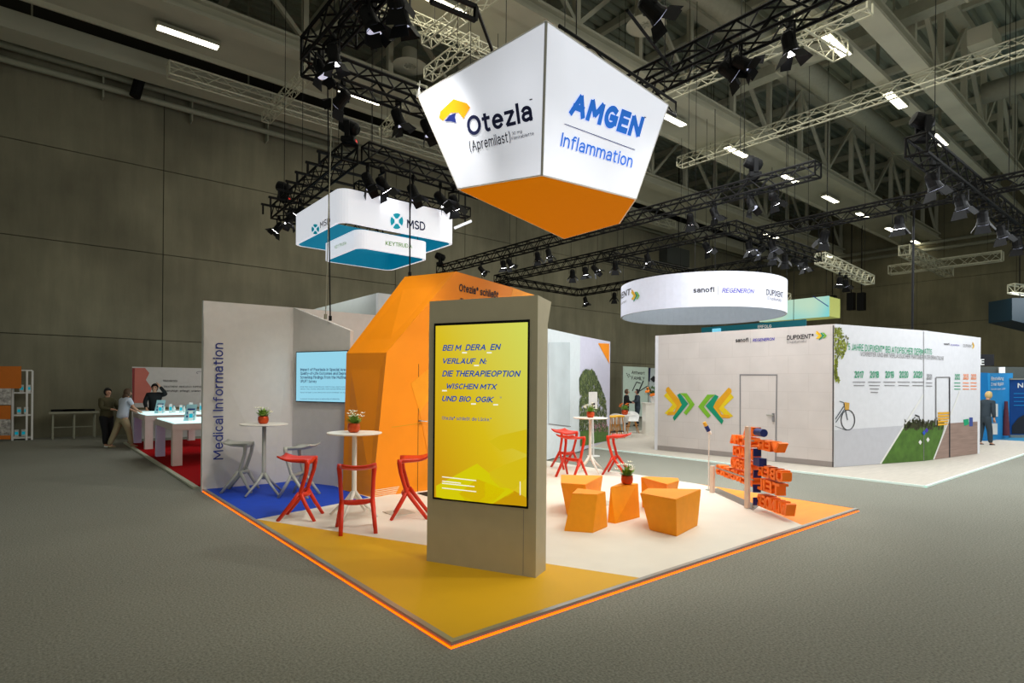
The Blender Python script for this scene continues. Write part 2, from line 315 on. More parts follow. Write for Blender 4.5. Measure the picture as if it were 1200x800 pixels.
# ---- a small monoline sans alphabet: every glyph is (width, strokes) on a unit box, strokes are centre lines
def ar(cx, cy, rx, ry, a0, a1, n=8):
    return [(cx + rx * cos(radians(a0 + (a1 - a0) * i / n)), cy + ry * sin(radians(a0 + (a1 - a0) * i / n))) for i in range(n + 1)]
XH = .72
def lc(st, k=XH): return [[(x, y * k) for x, y in s] for s in st]
GL = {
 'A': (.66, [[(0, 0), (.5, 1), (1, 0)], [(.16, .32), (.84, .32)]]), 'B': (.5, [[(0, .53), (.55, .53)] + ar(.55, .765, .38, .235, -90, 90) + [(0, 1), (0, 0)] + [(.55, 0)] + ar(.55, .265, .45, .265, -90, 90)]),
 'C': (.54, [ar(.55, .5, .55, .5, 55, 305, 14)]), 'D': (.58, [[(.4, 0), (0, 0), (0, 1), (.4, 1)] + ar(.4, .5, .6, .5, 90, -90, 12)]), 'E': (.44, [[(1, 1), (0, 1), (0, 0), (1, 0)], [(0, .52), (.9, .52)]]),
 'F': (.42, [[(1, 1), (0, 1), (0, 0)], [(0, .5), (.9, .5)]]), 'G': (.6, [ar(.52, .5, .52, .5, 55, 320, 14) + [(1, .1), (1, .48), (.55, .48)]]), 'H': (.56, [[(0, 0), (0, 1)], [(1, 0), (1, 1)], [(0, .52), (1, .52)]]),
 'I': (0, [[(0, 0), (0, 1)]]), 'J': (.34, [[(1, 1), (1, .3)] + ar(.5, .3, .5, .3, 0, -150, 8)]), 'K': (.54, [[(0, 0), (0, 1)], [(.95, 1), (.1, .48), (1, 0)]]), 'L': (.4, [[(0, 1), (0, 0), (1, 0)]]),
 'M': (.74, [[(0, 0), (.04, 1), (.5, .25), (.96, 1), (1, 0)]]), 'N': (.58, [[(0, 0), (0, 1), (1, 0), (1, 1)]]), 'O': (.64, [ar(.5, .5, .5, .5, 0, 360, 22)]), 'P': (.48, [[(0, 0), (0, 1), (.55, 1)] + ar(.55, .74, .45, .26, 90, -90) + [(0, .48)]]),
 'Q': (.64, [ar(.5, .5, .5, .5, 0, 360, 22), [(.6, .25), (1, -.08)]]), 'R': (.52, [[(0, 0), (0, 1), (.55, 1)] + ar(.55, .75, .4, .25, 90, -90) + [(0, .5)], [(.5, .5), (1, 0)]]),
 'S': (.46, [ar(.5, .755, .46, .245, 35, 250, 10) + [(.62, .47)] + ar(.5, .25, .5, .25, 55, -145, 10)]), 'T': (.52, [[(0, 1), (1, 1)], [(.5, 1), (.5, 0)]]), 'U': (.56, [[(0, 1), (0, .35)] + ar(.5, .35, .5, .35, 180, 360, 12) + [(1, 1)]]),
 'V': (.62, [[(0, 1), (.5, 0), (1, 1)]]), 'W': (.9, [[(0, 1), (.26, 0), (.5, .85), (.74, 0), (1, 1)]]), 'X': (.58, [[(0, 0), (1, 1)], [(0, 1), (1, 0)]]), 'Y': (.58, [[(0, 1), (.5, .48), (1, 1)], [(.5, .48), (.5, 0)]]), 'Z': (.5, [[(0, 1), (1, 1), (0, 0), (1, 0)]]),
 '0': (.48, [ar(.5, .5, .5, .5, 0, 360, 20)]), '1': (.22, [[(0, .8), (1, 1), (1, 0)]]), '2': (.44, [ar(.5, .72, .48, .28, 160, -25, 9) + [(0, 0), (1, 0)]]), '3': (.44, [ar(.5, .75, .45, .25, 150, -80, 9) + ar(.5, .26, .5, .26, 80, -150, 9)]),
 '5': (.44, [[(.9, 1), (.1, 1), (.04, .55)] + ar(.45, .31, .52, .31, 110, -145, 10)]), '7': (.44, [[(0, 1), (1, 1), (.35, 0)]]), '8': (.46, [ar(.5, .76, .42, .24, 0, 360, 14), ar(.5, .26, .5, .26, 0, 360, 14)]), '9': (.46, [ar(.5, .7, .5, .3, 0, 360, 14), [(1, .7)] + ar(.45, .35, .55, .35, 0, -110, 7)]),
 'a': (.42, lc([ar(.5, .68, .46, .32, 155, 0, 8) + [(.96, 0)], [(.96, .56), (.4, .56)] + ar(.4, .28, .4, .28, 90, 270, 8) + [(.96, .12)]])), 'b': (.46, [[(0, 1), (0, 0)]] + lc([ar(.48, .5, .52, .5, 170, -170, 16)])),
 'c': (.4, lc([ar(.55, .5, .55, .5, 50, 310, 12)])), 'd': (.46, [[(1, 1), (1, 0)]] + lc([ar(.52, .5, .52, .5, 10, 350, 16)])), 'e': (.46, lc([[(0, .52), (1, .52)] + ar(.5, .5, .5, .5, 5, 315, 16)])),
 'f': (.3, [[(1, .98), (.75, 1)] + ar(.65, .8, .3, .2, 90, 180, 4) + [(.35, 0)], [(0, XH), (.95, XH)]]), 'g': (.46, lc([ar(.5, .52, .5, .48, 10, 350, 16), [(1, 1), (1, -.1)] + ar(.5, -.1, .5, .26, 0, -150, 8)])), 'h': (.42, [[(0, 0), (0, 1)]] + lc([[(0, .55)] + ar(.5, .6, .5, .4, 160, 0, 8) + [(1, 0)]])),
 'i': (0, [[(0, 0), (0, XH)], [(0, .93), (0, 1)]]), 'k': (.42, [[(0, 0), (0, 1)]] + lc([[(.9, 1), (.05, .45), (1, 0)]])), 'l': (.0, [[(0, 0), (0, 1)]]), 'm': (.74, lc([[(0, 0), (0, 1)], [(0, .55)] + ar(.25, .65, .25, .35, 150, 0, 6) + [(.5, 0)], [(.5, .55)] + ar(.75, .65, .25, .35, 150, 0, 6) + [(1, 0)]])),
 'n': (.42, lc([[(0, 0), (0, 1)], [(0, .55)] + ar(.5, .6, .5, .4, 160, 0, 8) + [(1, 0)]])), 'o': (.48, lc([ar(.5, .5, .5, .5, 0, 360, 18)])), 'p': (.46, lc([[(0, 1), (0, -.36)], ar(.48, .5, .52, .5, 170, -170, 16)])), 'r': (.26, lc([[(0, 0), (0, 1)], [(0, .6)] + ar(.8, .55, .8, .45, 160, 80, 4)])),
 's': (.36, lc([ar(.5, .75, .46, .25, 40, 250, 8) + [(.62, .47)] + ar(.5, .25, .5, .25, 55, -145, 8)])), 't': (.3, [[(.35, .92), (.35, .2)] + ar(.7, .2, .35, .2, 180, 290, 5), [(0, XH), (.95, XH)]]), 'u': (.42, lc([[(0, 1), (0, .4)] + ar(.5, .4, .5, .4, 180, 350, 8) + [(1, 1), (1, 0)]])),
 'v': (.46, lc([[(0, 1), (.5, 0), (1, 1)]])), 'w': (.7, lc([[(0, 1), (.26, 0), (.5, .85), (.74, 0), (1, 1)]])), 'x': (.44, lc([[(0, 0), (1, 1)], [(0, 1), (1, 0)]])), 'y': (.46, lc([[(0, 1), (.52, 0)], [(1, 1), (.4, -.3), (.1, -.36)]])), 'z': (.4, lc([[(0, 1), (1, 1), (0, 0), (1, 0)]])), 'j': (.1, [[(1, XH), (1, -.15), (0, -.25)], [(1, .93), (1, 1)]]),
 '-': (.3, [[(0, .4), (1, .4)]]), '.': (0, [[(0, 0), (0, .05)]]), ',': (.06, [[(1, .06), (0, -.12)]]), ':': (0, [[(0, 0), (0, .06)], [(0, .5), (0, .56)]]), ';': (0, [[(0, -.08), (0, .06)], [(0, .5), (0, .56)]]), '*': (.2, [[(0, .75), (1, .95)], [(0, .95), (1, .75)]]),
 '(': (.16, [ar(1, .45, 1, .6, 110, 250, 8)]), ')': (.16, [ar(0, .45, 1, .6, 70, -70, 8)]), '®': (.3, [ar(.5, .8, .5, .2, 0, 360, 10), [(.35, .7), (.35, .9), (.6, .85), (.35, .8), (.65, .7)]]),
 'ß': (.42, [[(0, 0), (0, .8)] + ar(.45, .8, .42, .2, 180, -40, 8) + [(.5, .6)] + ar(.5, .3, .5, .3, 70, -120, 8)]),
}
for up_, lo_ in (('Ä', 'A'), ('Ü', 'U')): GL[up_] = (GL[lo_][0], [[(x, y * .82) for x, y in s] for s in GL[lo_][1]] + [[(.3, .97), (.3, 1)], [(.7, .97), (.7, 1)]])
for up_, lo_ in (('ä', 'a'), ('ü', 'u')): GL[up_] = (GL[lo_][0], GL[lo_][1] + [[(.25, .93), (.25, 1)], [(.75, .93), (.75, 1)]])
def text_mesh(s, m, extrude=0, shear=0, bold=0):
    w = .125 if not bold else .13 + bold * 1.6
    V, F_ = [], []; x = 0; h = w / 2; lay = 0
    for ch in s:
        if ch == ' ': x += .36; continue
        gw, st = GL.get(ch, (.4, [[(0, 0), (1, 0)]])); gw *= 1.0 + w * .5
        runs = []
        for pts in st:
            P = [Vector((x + h + px_ * gw, h + py_ * (1 - w))) for px_, py_ in pts]
            if len(P) > 2 and (P[0] - P[-1]).length < 1e-4: runs.append((P[:-1], True, 0, 0)); continue
            cur = [P[0]]; e0_ = h; 
            for i in range(1, len(P)):
                if (P[i] - cur[-1]).length < 1e-5: continue
                cur.append(P[i])
                if i < len(P) - 1:
                    d0 = (cur[-1] - cur[-2]).normalized(); d1 = P[i + 1] - P[i]
                    if d1.length < 1e-5: continue
                    dt = d0.dot(d1.normalized())
                    if dt < .6:
                        ee = h if dt > -.2 else h * .3
                        runs.append((cur, False, e0_, ee)); cur = [P[i]]; e0_ = ee
            if len(cur) > 1: runs.append((cur, False, e0_, h))
        for P, closed, ea, eb in runs:
            n = len(P); L_, R_ = [], []
            for i in range(n):
                a = P[i - 1] if (i or closed) else None; b = P[(i + 1) % n] if (i < n - 1 or closed) else None
                d0 = (P[i] - a).normalized() if a is not None else None; d1 = (b - P[i]).normalized() if b is not None else None
                if d0 is None: d0 = d1
                if d1 is None: d1 = d0
                n0 = Vector((-d0.y, d0.x)); n1 = Vector((-d1.y, d1.x)); mt_ = (n0 + n1).normalized(); k = 1 / max(.6, mt_.dot(n0))
                e = Vector((0, 0))
                if not closed and i == 0: e = -d0 * ea
                if not closed and i == n - 1: e = d1 * eb
                L_.append(P[i] + mt_ * h * k + e); R_.append(P[i] - mt_ * h * k + e)
            base = len(V); zo = lay * .0008; lay = (lay + 1) % 5
            if extrude:
                for q in L_: V.append((q.x, q.y, extrude + zo))
                for q in R_: V.append((q.x, q.y, extrude + zo))
                for q in L_: V.append((q.x, q.y, -extrude - zo))
                for q in R_: V.append((q.x, q.y, -extrude - zo))
            else:
                for q in L_: V.append((q.x, q.y, zo))
                for q in R_: V.append((q.x, q.y, zo))
            for i in range(n if closed else n - 1):
                j = (i + 1) % n; F_.append((base + i, base + n + i, base + n + j, base + j))
                if extrude:
                    F_.append((base + 2 * n + i, base + 2 * n + j, base + 3 * n + j, base + 3 * n + i)); F_.append((base + i, base + j, base + 2 * n + j, base + 2 * n + i)); F_.append((base + n + i, base + 3 * n + i, base + 3 * n + j, base + n + j))
            if extrude and not closed:
                F_.append((base, base + 2 * n, base + 3 * n, base + n)); F_.append((base + n - 1, base + 2 * n - 1, base + 4 * n - 1, base + 3 * n - 1))
        x += gw + w + .12 - (.03 if bold else 0)
    V = [(a + shear * b, b, c) for a, b, c in V]
    me = bpy.data.meshes.new('lettering'); me.from_pydata(V, [], F_); me.materials.append(m); return me
def cap_of(s): return 1.0
def text_fit(s, P0, u, v, w, h, n, m, parent, name='lettering', extrude=0, shear=0, bold=0, th=0):
    """set s on the baseline P0..P0+u*w, cap height h along v, facing n"""
    me = text_mesh(s, m, extrude, shear, bold)
    xs = [q.co.x for q in me.vertices]; ys = [q.co.y for q in me.vertices]
    cap = 1.0 if any(c.isupper() or c.isdigit() or c in 'bdfhklß®(' for c in s) else XH
    x0, x1 = min(xs), max(xs); sx = w / max(1e-4, x1 - x0); sy = h / cap
    for q in me.vertices:
        q.co = Vector(P0) + u * ((q.co.x - x0) * sx) + v * (q.co.y * sy) + n * (.001 + q.co.z * (th / max(extrude, 1e-6) if extrude else 1))
    me.update()
    return link(name, me, parent, kind='stuff' if len(s) > 60 else None)
def text_on(pl, s, p0, p1, top, m, parent, shear=0, bold=0, off=.006, name='lettering'):
    """baseline runs from pixel-measured p0 to p1 on plane pl, cap height reaches top (above p0)"""
    a = pl.at(*p0, off); b = pl.at(*p1, off); t = pl.at(*top, off); u = (b - a); w = u.length; u.normalize()
    v = pl.N.cross(u).normalized(); h = abs((t - a).dot(v))
    return text_fit(s, a, u, v, w, h, pl.N, m, parent, name, 0, shear, bold)
def quad_line(pl, p0, p1, wpx, m, parent, name='print', off=.005):
    x0, y0 = p0; x1, y1 = p1; L = hypot(x1 - x0, y1 - y0); nx, ny = -(y1 - y0) / L * wpx / 2, (x1 - x0) / L * wpx / 2
    return decal(pl, [(x0 + nx, y0 + ny), (x1 + nx, y1 + ny), (x1 - nx, y1 - ny), (x0 - nx, y0 - ny)], m, parent, name, off)

# ================================================================ HALL SHELL
YW, XW = 23.6, 47.5
MB().box(-30, XW, -14, YW, -.1, 0).build('floor', M_floor, kind='structure')
def wall_panels(name, axis, const, m, lo, hi, joints_v, joints_h, top):
    root = bpy.data.objects.new(name, None); COL.objects.link(root); root['kind'] = 'structure'; ROOTINV[root.name] = Matrix.Identity(4)
    g = .012
    back = MB()
    if axis == 'Y': back.box(lo, hi, const + .05, const + .4, 0, top)
    else: back.box(const + .05, const + .4, lo, hi, 0, top)
    back.build('backing', M_joint, root)
    vs = [lo] + joints_v + [hi]; hs = [0] + joints_h + [top]
    for i in range(len(vs) - 1):
        for j in range(len(hs) - 1):
            a, b, c, d = vs[i] + g, vs[i + 1] - g, hs[j] + g * (j > 0), hs[j + 1] - g
            q = MB()
            if axis == 'Y': q.box(a, b, const, const + .06, c, d)
            else: q.box(const, const + .06, a, b, c, d)
            q.build('concrete_panel', m, root)
    return root
wall_panels('wall_left', 'Y', YW, M_conc, -20, XW, [-14.6, -5.4, 3.6, 12.7, 21.8, 30.9, 40.0], [3.25, 6.27, 9.22], 13.0)
wall_panels('wall_back', 'X', XW, M_concd, -14, YW, [-6, .5, 6.9, 13.2, 18.0], [3.25, 6.27, 9.22], 13.0)
# corrugated roof deck, ribs run along the hall
mb = MB(); z0 = 15.6; y = -14.0
while y < YW:
    for (a, b, za, zb) in ((0, .16, 0, 0), (.16, .22, 0, .16), (.22, .36, .16, .16), (.36, .42, .16, 0)):
        mb.poly([(-20, y + a, z0 + za), (XW, y + a, z0 + za), (XW, y + b, z0 + zb), (-20, y + b, z0 + zb)])
    y += .42
cl_ = mb.build('ceiling', M_deck, kind='structure')
for k in range(22): MB().box(-18 + k * 2.9, -17.8 + k * 2.9, -14, YW, 15.3, 15.58).build('purlin', M_beam, cl_)
MB().box(-20, XW + .4, YW, YW + .4, 13.0, 16).build('wall_upper', M_joint, kind='structure')
MB().box(XW, XW + .4, -14, YW, 13.0, 16).build('wall_gable', M_concd, kind='structure')
# hall pilaster seen behind the round sign
MB().box(XW - .35, XW - .003, 18.1, 18.6, 0, 12.6).build('wall_pilaster', M_concd, kind='structure')

# ---- roof trusses
def roof_truss(Y, x0, x1, label):
    t = thing('roof_truss', label, 'roof truss', (x0, Y, 11.9), 'painted steel trusses carrying the hall roof')
    MB().box(x0, x1, Y - .28, Y + .28, 11.82, 11.92).box(x0, x1, Y - .05, Y + .05, 11.92, 12.25).box(x0, x1, Y - .2, Y + .2, 12.25, 12.33).build('bottom_chord', M_beam, t)
    MB().box(x0, x1, Y - .2, Y + .2, 15.2, 15.5).build('top_chord', M_beam, t)
    x = 26.8 - 2.9 * 16; k = 0
    while x < x1:
        if x > x0:
            MB().box(x - .09, x + .09, Y - .09, Y + .09, 12.3, 15.25).build('post', M_beam, t)
            if x + 2.9 < x1:
                q = MB(); q.beam((x, Y, 12.35), (x + 2.9, Y, 15.2), .13) if k % 2 else q.beam((x, Y, 15.2), (x + 2.9, Y, 12.35), .13)
                q.build('diagonal', M_beam, t)
        x += 2.9; k += 1
    return t
roof_truss(18, -8, XW - .1, 'pale steel roof truss nearest the long concrete wall')
roof_truss(12, -2, XW - .1, 'pale steel roof truss above the row of many lit ceiling lamps')
roof_truss(6, 0, XW - .1, 'pale steel roof truss crossing high over the white booth')
roof_truss(0, 8, XW - .1, 'pale steel roof truss farthest from the long concrete wall')
def walkway(Y0, Y1, x0, label):
    t = thing('service_walkway', label, 'walkway', (x0, Y0, 11.9), 'grey soffit walkways under the hall roof')
    MB().box(x0, XW - .1, Y0 + .35, Y1, 12.0, 12.12).build('soffit', M_soffit, t)
    MB().box(x0, XW - .1, Y1 - .06, Y1 + .02, 11.85, 12.3).build('edge_beam', M_beam, t)
    MB().box(x0, XW - .1, Y0 + .30, Y0 + .36, 11.9, 12.3).build('edge_beam', M_beam, t)
    return t
walkway(18, 20.2, -8, 'grey soffit walkway beside the concrete wall with two long lamps')
walkway(12, 14.2, -2, 'grey soffit walkway in the middle of the roof with a row of lamps')
t = thing('lamp_rail', 'narrow pale rail over the white booth carrying square lamps', 'rail', (0, 7.1, 11.9))
MB().box(0, XW - .1, 6.9, 7.3, 11.95, 12.1).build('rail_body', M_beam, t)
for k in range(14): MB().box(1 + k * 3.4, 1.06 + k * 3.4, 7.05, 7.15, 12.1, 15.5).build('hanger_rod', M_pipe, t)
# wall-side ducts and pipes under the roof
t = thing('wall_duct', 'long grey box duct running high along the concrete wall', 'duct', (-8, 22, 11.8))
MB().box(-8, XW - .1, 21.8, 22.7, 11.75, 12.3).build('duct_body', M_soffit, t)
for k in range(9):
    MB().beam((-6 + k * 6, 22.2, 12.3), (-6 + k * 6, 22.2, 15.62), .05).build('hanger_rod', M_pipe, t)
for (yy, zz, r, lb) in ((23.3, 11.9, .12, 'grey pipe highest on the concrete wall'), (23.3, 11.45, .1, 'grey pipe lowest along the top of the concrete wall')):
    t = thing('wall_pipe', lb, 'pipe', (-8, yy, zz), 'pipes along the top of the wall')
    MB().beam((-8, yy, zz), (10.6 if r < .11 else XW - .2, yy, zz), 2 * r, n=10).build('pipe', M_pipe, t, smooth=True)
    for k in range(7): MB().box(-6 + k * 2.6, -5.96 + k * 2.6, yy - .04, YW + .02, zz - .35, zz).build('bracket', M_pipe, t)
t = thing('rubber_hose', 'thick black hose hanging down in front of the concrete wall', 'hose', tuple(pY(160, 112, 22.9)))
MB().tube([pY(165, 75, 22.9), pY(164, 92, 22.9), pY(158, 113, 22.9)], .17, 10).build('hose_body', M_black, t)
MB().lathe([(.2, 0), (.2, .12)], 12, pY(165, 74, 22.9)).build('collar', M_black, t)
for (p, q, y0, lb) in (((1196, 268), (1010, 310), 0, 'upper'), ((1196, 277), (1010, 318), 0, 'lower')):
    a = pX(p[0], p[1], XW - .5); b = pX(q[0], q[1], XW - .5)
    t = thing('wall_pipe', f'{lb} of the two pale pipes on the far gable wall', 'pipe', tuple(a), 'pipes on the gable wall')
    MB().beam((a.x, -12, a.z), (a.x, 22, a.z), .24, n=8).build('pipe', M_pipe, t, smooth=True)
    for k in range(6): MB().box(XW - .5, XW + .02, -8 + k * 5, -7.92 + k * 5, a.z - .05, a.z + .05).build('bracket', M_pipe, t)
# round ducts and cross ducts
def duct(a, b, d, label, n=16, square=0):
    t = thing('roof_duct', label, 'duct', a)
    MB().beam(a, b, d, n=n if not square else 0, h=square or None).build('duct_body', M_pipe, t, smooth=not square)
    a = Vector(a); b = Vector(b)
    for k in range(1, 6):
        c = a.lerp(b, k / 6); q = (b - a).normalized() * .03
        MB().beam(c - q, c + q, d * 1.06, n=n if not square else 0, h=(square * 1.08) or None).build('seam_band', M_beam, t)
    MB().beam(a.lerp(b, .5), a.lerp(b, .5) + Vector((0, 0, 15.5 - a.z)), .05).build('hanger_rod', M_pipe, t)
    return t
duct((20.3, 1, 13.0), (20.3, 11.6, 13.0), .5, 'square cross duct high above the white booth', square=.35)
duct((27.6, -2, 12.9), (27.6, 5.6, 12.9), .75, 'round cross duct near the farthest roof truss')
duct((6, 15.6, 13.6), (44, 15.6, 13.6), .8, 'round duct running along the hall between two roof trusses')
duct((8, 9.6, 13.4), (44, 9.6, 13.4), .8, 'round duct running along the hall above the round white sign')
duct((12.2, 12.4, 13.6), (12.2, 17.7, 13.6), .6, 'square cross duct behind the hanging pentagon sign', square=.5)
# swirl diffusers
dif = thing('ceiling_diffuser', 'x', 'air diffuser', group='round swirl air diffusers under the roof')
MB().lathe([(.42, .9), (.42, .1), (.95, .02), (.95, 0), (.36, 0), (.30, .06)], 28).build('plate', M_beam, dif, smooth=False)
MB().lathe([(.12, .02), (.12, .1)], 12).build('hub', M_pipe, dif)
for k in range(8):
    a = k * pi / 4; MB().poly([(.1 * cos(a), .1 * sin(a), .02), (.32 * cos(a), .32 * sin(a), .02), (.32 * cos(a + .5), .32 * sin(a + .5), .09), (.1 * cos(a + .5), .1 * sin(a + .5), .09)]).build('vane', M_pipe, dif)
reg(dif); used = []
for (x, y, z, lb) in ((480, 78, 12.7, 'round white swirl diffuser above the lamp ring beside the pentagon sign'), (757, 30, 12.6, 'round white swirl diffuser behind a black floodlight'),
                      (955, 62, 12.8, 'round white swirl diffuser beside the silver truss end'), (838, 242, 12.2, 'round diffuser far off above the black truss'), (1135, 158, 12.6, 'small round diffuser near the far black truss end')):
    place(dif, used, pz(x, y, z), 0, lb).scale = (.62, .62, .62)
# ceiling lamps
lamp = thing('ceiling_lamp', 'x', 'ceiling lamp', group='lit rectangular ceiling lamps')
MB().box(-.82, .82, -.17, .17, 0, .1).build('housing', M_pipe, lamp)
MB().box(-.78, .78, -.13, .13, -.012, 0).build('diffuser', M_lampw, lamp)
for sx in (-.6, .6): MB().box(sx - .01, sx + .01, -.01, .01, .1, .2).build('hanger', M_pipe, lamp)
reg(lamp); used = []
for i, x in enumerate((3.5, 8.8)): place(lamp, used, (x, 19.05, 11.78), 0, ['long lit lamp closest to the corner above the concrete wall', 'long lit lamp behind the black lamp ring corner'][i])
for i, x in enumerate((8.2, 13.3, 18.45, 23.1, 27.85, 32.6, 37.1, 41.8, 46.6)): place(lamp, used, (x, 13.0, 11.78), 0, ORD[i] + ' lit lamp along the middle walkway counted from the near end')
for i, x in enumerate((18.1, 23.1, 28.1)): place(lamp, used, (x, 7.1, 11.78), 0, ORD[i] + ' lit lamp on the walkway over the white booth counted from the near end')
for i, x in enumerate((37.5, 46.7)): place(lamp, used, (x, 18.6, 11.75), 0, ['lit lamp far off above the round white sign', 'small lit lamp near the far hall corner'][i])
MB().box(21.7, 22.9, 4.2, 4.8, 12.1, 12.6).build('air_unit', M_beam); tag(bpy.data.objects['air_unit'], 'pale box shaped air unit under the roof over the white booth', 'air unit')

# ================================================================ TRUSSES
UT = {}
def tube_part(name, a, b, r, m, parent, n=6):
    key = (m.name, n)
    if key not in UT: UT[key] = MB().beam((0, 0, 0), (0, 0, 1), 2, n=n).mesh('tube', m)
    a = Vector(a); b = Vector(b); d = b - a
    M = Matrix.Translation(a) @ d.to_track_quat('Z', 'Y').to_matrix().to_4x4() @ Matrix.Diagonal((r, r, d.length, 1))
    o = bpy.data.objects.new(name, UT[key]); COL.objects.link(o); o.parent = parent
    o.matrix_parent_inverse = ROOTINV[parent.name]; o.matrix_basis = M; return o
def truss(label, a, b, size, m, r=.025, group=None, each=True, pitch=None, flat=False, name='lighting_truss', tri=False, hoist=True):
    a = Vector(a); b = Vector(b); t = thing(name, label, 'truss', a, group)
    d = (b - a).normalized(); L = (b - a).length; u = d.cross(UP).normalized(); h = size / 2
    cs = [(-h, -h), (h, -h), (h, h), (-h, h)]
    if flat: cs = [(0, -h), (0, h)]
    if tri: cs = [(-h, h), (h, h), (0, -h)]
    P = lambda c, s: a + d * s + u * c[0] + UP * c[1]
    for c in cs: tube_part('chord', P(c, 0), P(c, L), r, m, t)
    n = max(2, round(L / (pitch or size))); st = L / n; mb = MB()
    prs = [(0, 1)] if flat else ([(0, 1), (1, 2), (2, 0)] if tri else [(0, 1), (1, 2), (2, 3), (3, 0)])
    for i, j in prs:
        for k in range(n):
            s0, s1 = (k * st, (k + 1) * st); c0, c1 = (cs[i], cs[j]) if k % 2 == 0 else (cs[j], cs[i])
            if each: tube_part('brace', P(c0, s0), P(c1, s1), r * .55, m, t, 5)
            else: mb.beam(P(c0, s0), P(c1, s1), r * 1.1, n=3)
    if not each:
        mb.build('lattice', m, t, kind='stuff')
    for s in (0, L):
        q = MB()
        for i, j in prs: q.beam(P(cs[i], s), P(cs[j], s), r * 1.6, n=4)
        q.build('end_frame', m, t)
    if hoist and b.z > 5:
        for s in (.12, .88):
            p = a.lerp(b, s) + UP * h; tube_part('hoist_cable', p, (p.x, p.y, 15.62), .008, M_black, t, 5)
    return t
ZR = 6.9
RA = Vector((3.35, 9.25, ZR)); RB = Vector((8.0, 9.25, ZR)); RC = Vector((8.0, 2.0, ZR)); RD = Vector((3.35, 2.0, ZR))
G = 'black trusses of the lamp ring above the orange stand'
truss('black truss side of the lamp ring, behind the pentagon sign', RA, RB, .34, M_truss, .028, G)
truss('black truss side of the lamp ring beside the blue lettering of the pentagon sign', RB + Vector((0, -.3, 0)), RC, .34, M_truss, .028, G)
truss('black truss side of the lamp ring, above the medical information wall', RA + Vector((0, -.3, 0)), RD, .34, M_truss, .028, G)
truss('black inner truss crossing the lamp ring near the wall side', (3.9, 8.9, 7.35), (3.9, 2.6, 7.35), .3, M_truss, .025, G)
# inner flat frame carrying the pentagon sign
truss('thin black ladder truss behind the top edge of the pentagon sign', pz(655, 40, 6.25), pz(792, 128, 6.25), .22, M_black, .022, each=True, pitch=.8, flat=True)
ZT = 6.5
T2a, T2b = Vector((13.0, 20.4, ZT)), Vector((13.1, 5.48, ZT))
T3a, T3b = Vector((16.0, 20.4, ZT)), Vector((16.0, 9.3, ZT))
T3c, T3d = Vector((17.2, 8.9, ZT)), Vector((17.2, 2.2, ZT))
T4b, T4c = Vector((21.4, 20.5, ZT)), Vector((21.2, 10.4, ZT))
T5a, T5b, T5c = Vector((15.9, 9.1, ZT)), Vector((21.8, 9.15, ZT)), Vector((28.2, 9.6, ZT))
T7a, T7b = Vector((13.2, 3.7, ZT)), Vector((22.5, 3.6, ZT))
G2 = 'black trusses over the neighbouring booths'
truss('longest black truss, passing just under the orange underside of the pentagon sign', T2a, T2b, .3, M_truss, .026, G2)
truss('black truss with clustered lamps running behind the kiosk top', T3a, T3b, .3, M_truss, .028, G2, False)
truss('black truss joining above the round sign and reaching the far post', T3c, T3d, .3, M_truss, .028, G2, False)
truss('lowest black truss making a corner over the grey concrete wall', Vector((16.1, 20.4, ZT)), T4b, .3, M_truss, .03, G2, False)
truss('black truss passing behind the round white sign', T4b, T4c, .3, M_truss, .03, G2, False)
truss('short black truss crossing between two long ones', (16.1, 14.1, ZT), (21.2, 14.0, ZT), .3, M_truss, .028, G2, False)
truss('black truss crowded with lamps above the end of the round sign', T5a, T5b, .32, M_truss, .028, G2, False)
truss('silver truss with two bright lamps at its end', T5b + Vector((.3, 0, 0)), T5c, .35, M_alu, .028, None, False)
truss('heavy black truss with a moving head on its end, above the graphic wall', T7a, T7b, .36, M_truss, .03, None, True)
truss('silver truss under the round sign level, farther off', (21.6, 13.0, 6.2), (28.5, 13.3, 6.2), .3, M_alu, .026, None, False)
# curved truss over the turquoise ringed sign
MA, MBc, MC = Vector((5.4, 17.0, 6.6)), Vector((5.15, 11.6, 6.6)), Vector((8.6, 11.6, 6.6))
G3 = 'black truss frame above the white and turquoise hanging sign'
truss('dense black truss above the narrow end of the turquoise sign', MA, MBc, .34, M_truss, .028, G3, False)
truss('black truss above the long side of the turquoise sign', MBc + Vector((.35, 0, .12)), MC, .34, M_truss, .028, G3, True)
truss('lower black truss between the turquoise sign and its top frame', MBc + Vector((.3, .3, -.55)), MC + Vector((-.2, .3, -.55)), .22, M_truss, .022, G3, False)
truss('black truss on the far side of the turquoise sign frame', MA + Vector((.35, 0, 0)), Vector((8.6, 17.0, 6.6)), .34, M_truss, .028, G3, False)
for k in range(7):
    p = MA.lerp(MBc, .08 + k * .14); t = thing('outrigger_bar', ORD[k] + ' short black outrigger bar on the truss by the turquoise sign, from its wall end', 'bracket', p, 'outrigger bars on the turquoise sign frame')
    MB().beam(p + Vector((-.55, 0, .05)), p + Vector((.9, 0, .05)), .05).build('bar', M_black, t)
    MB().beam(p + Vector((-.5, 0, .05)), p + Vector((-.5, 0, -.22)), .04).build('upright', M_black, t)
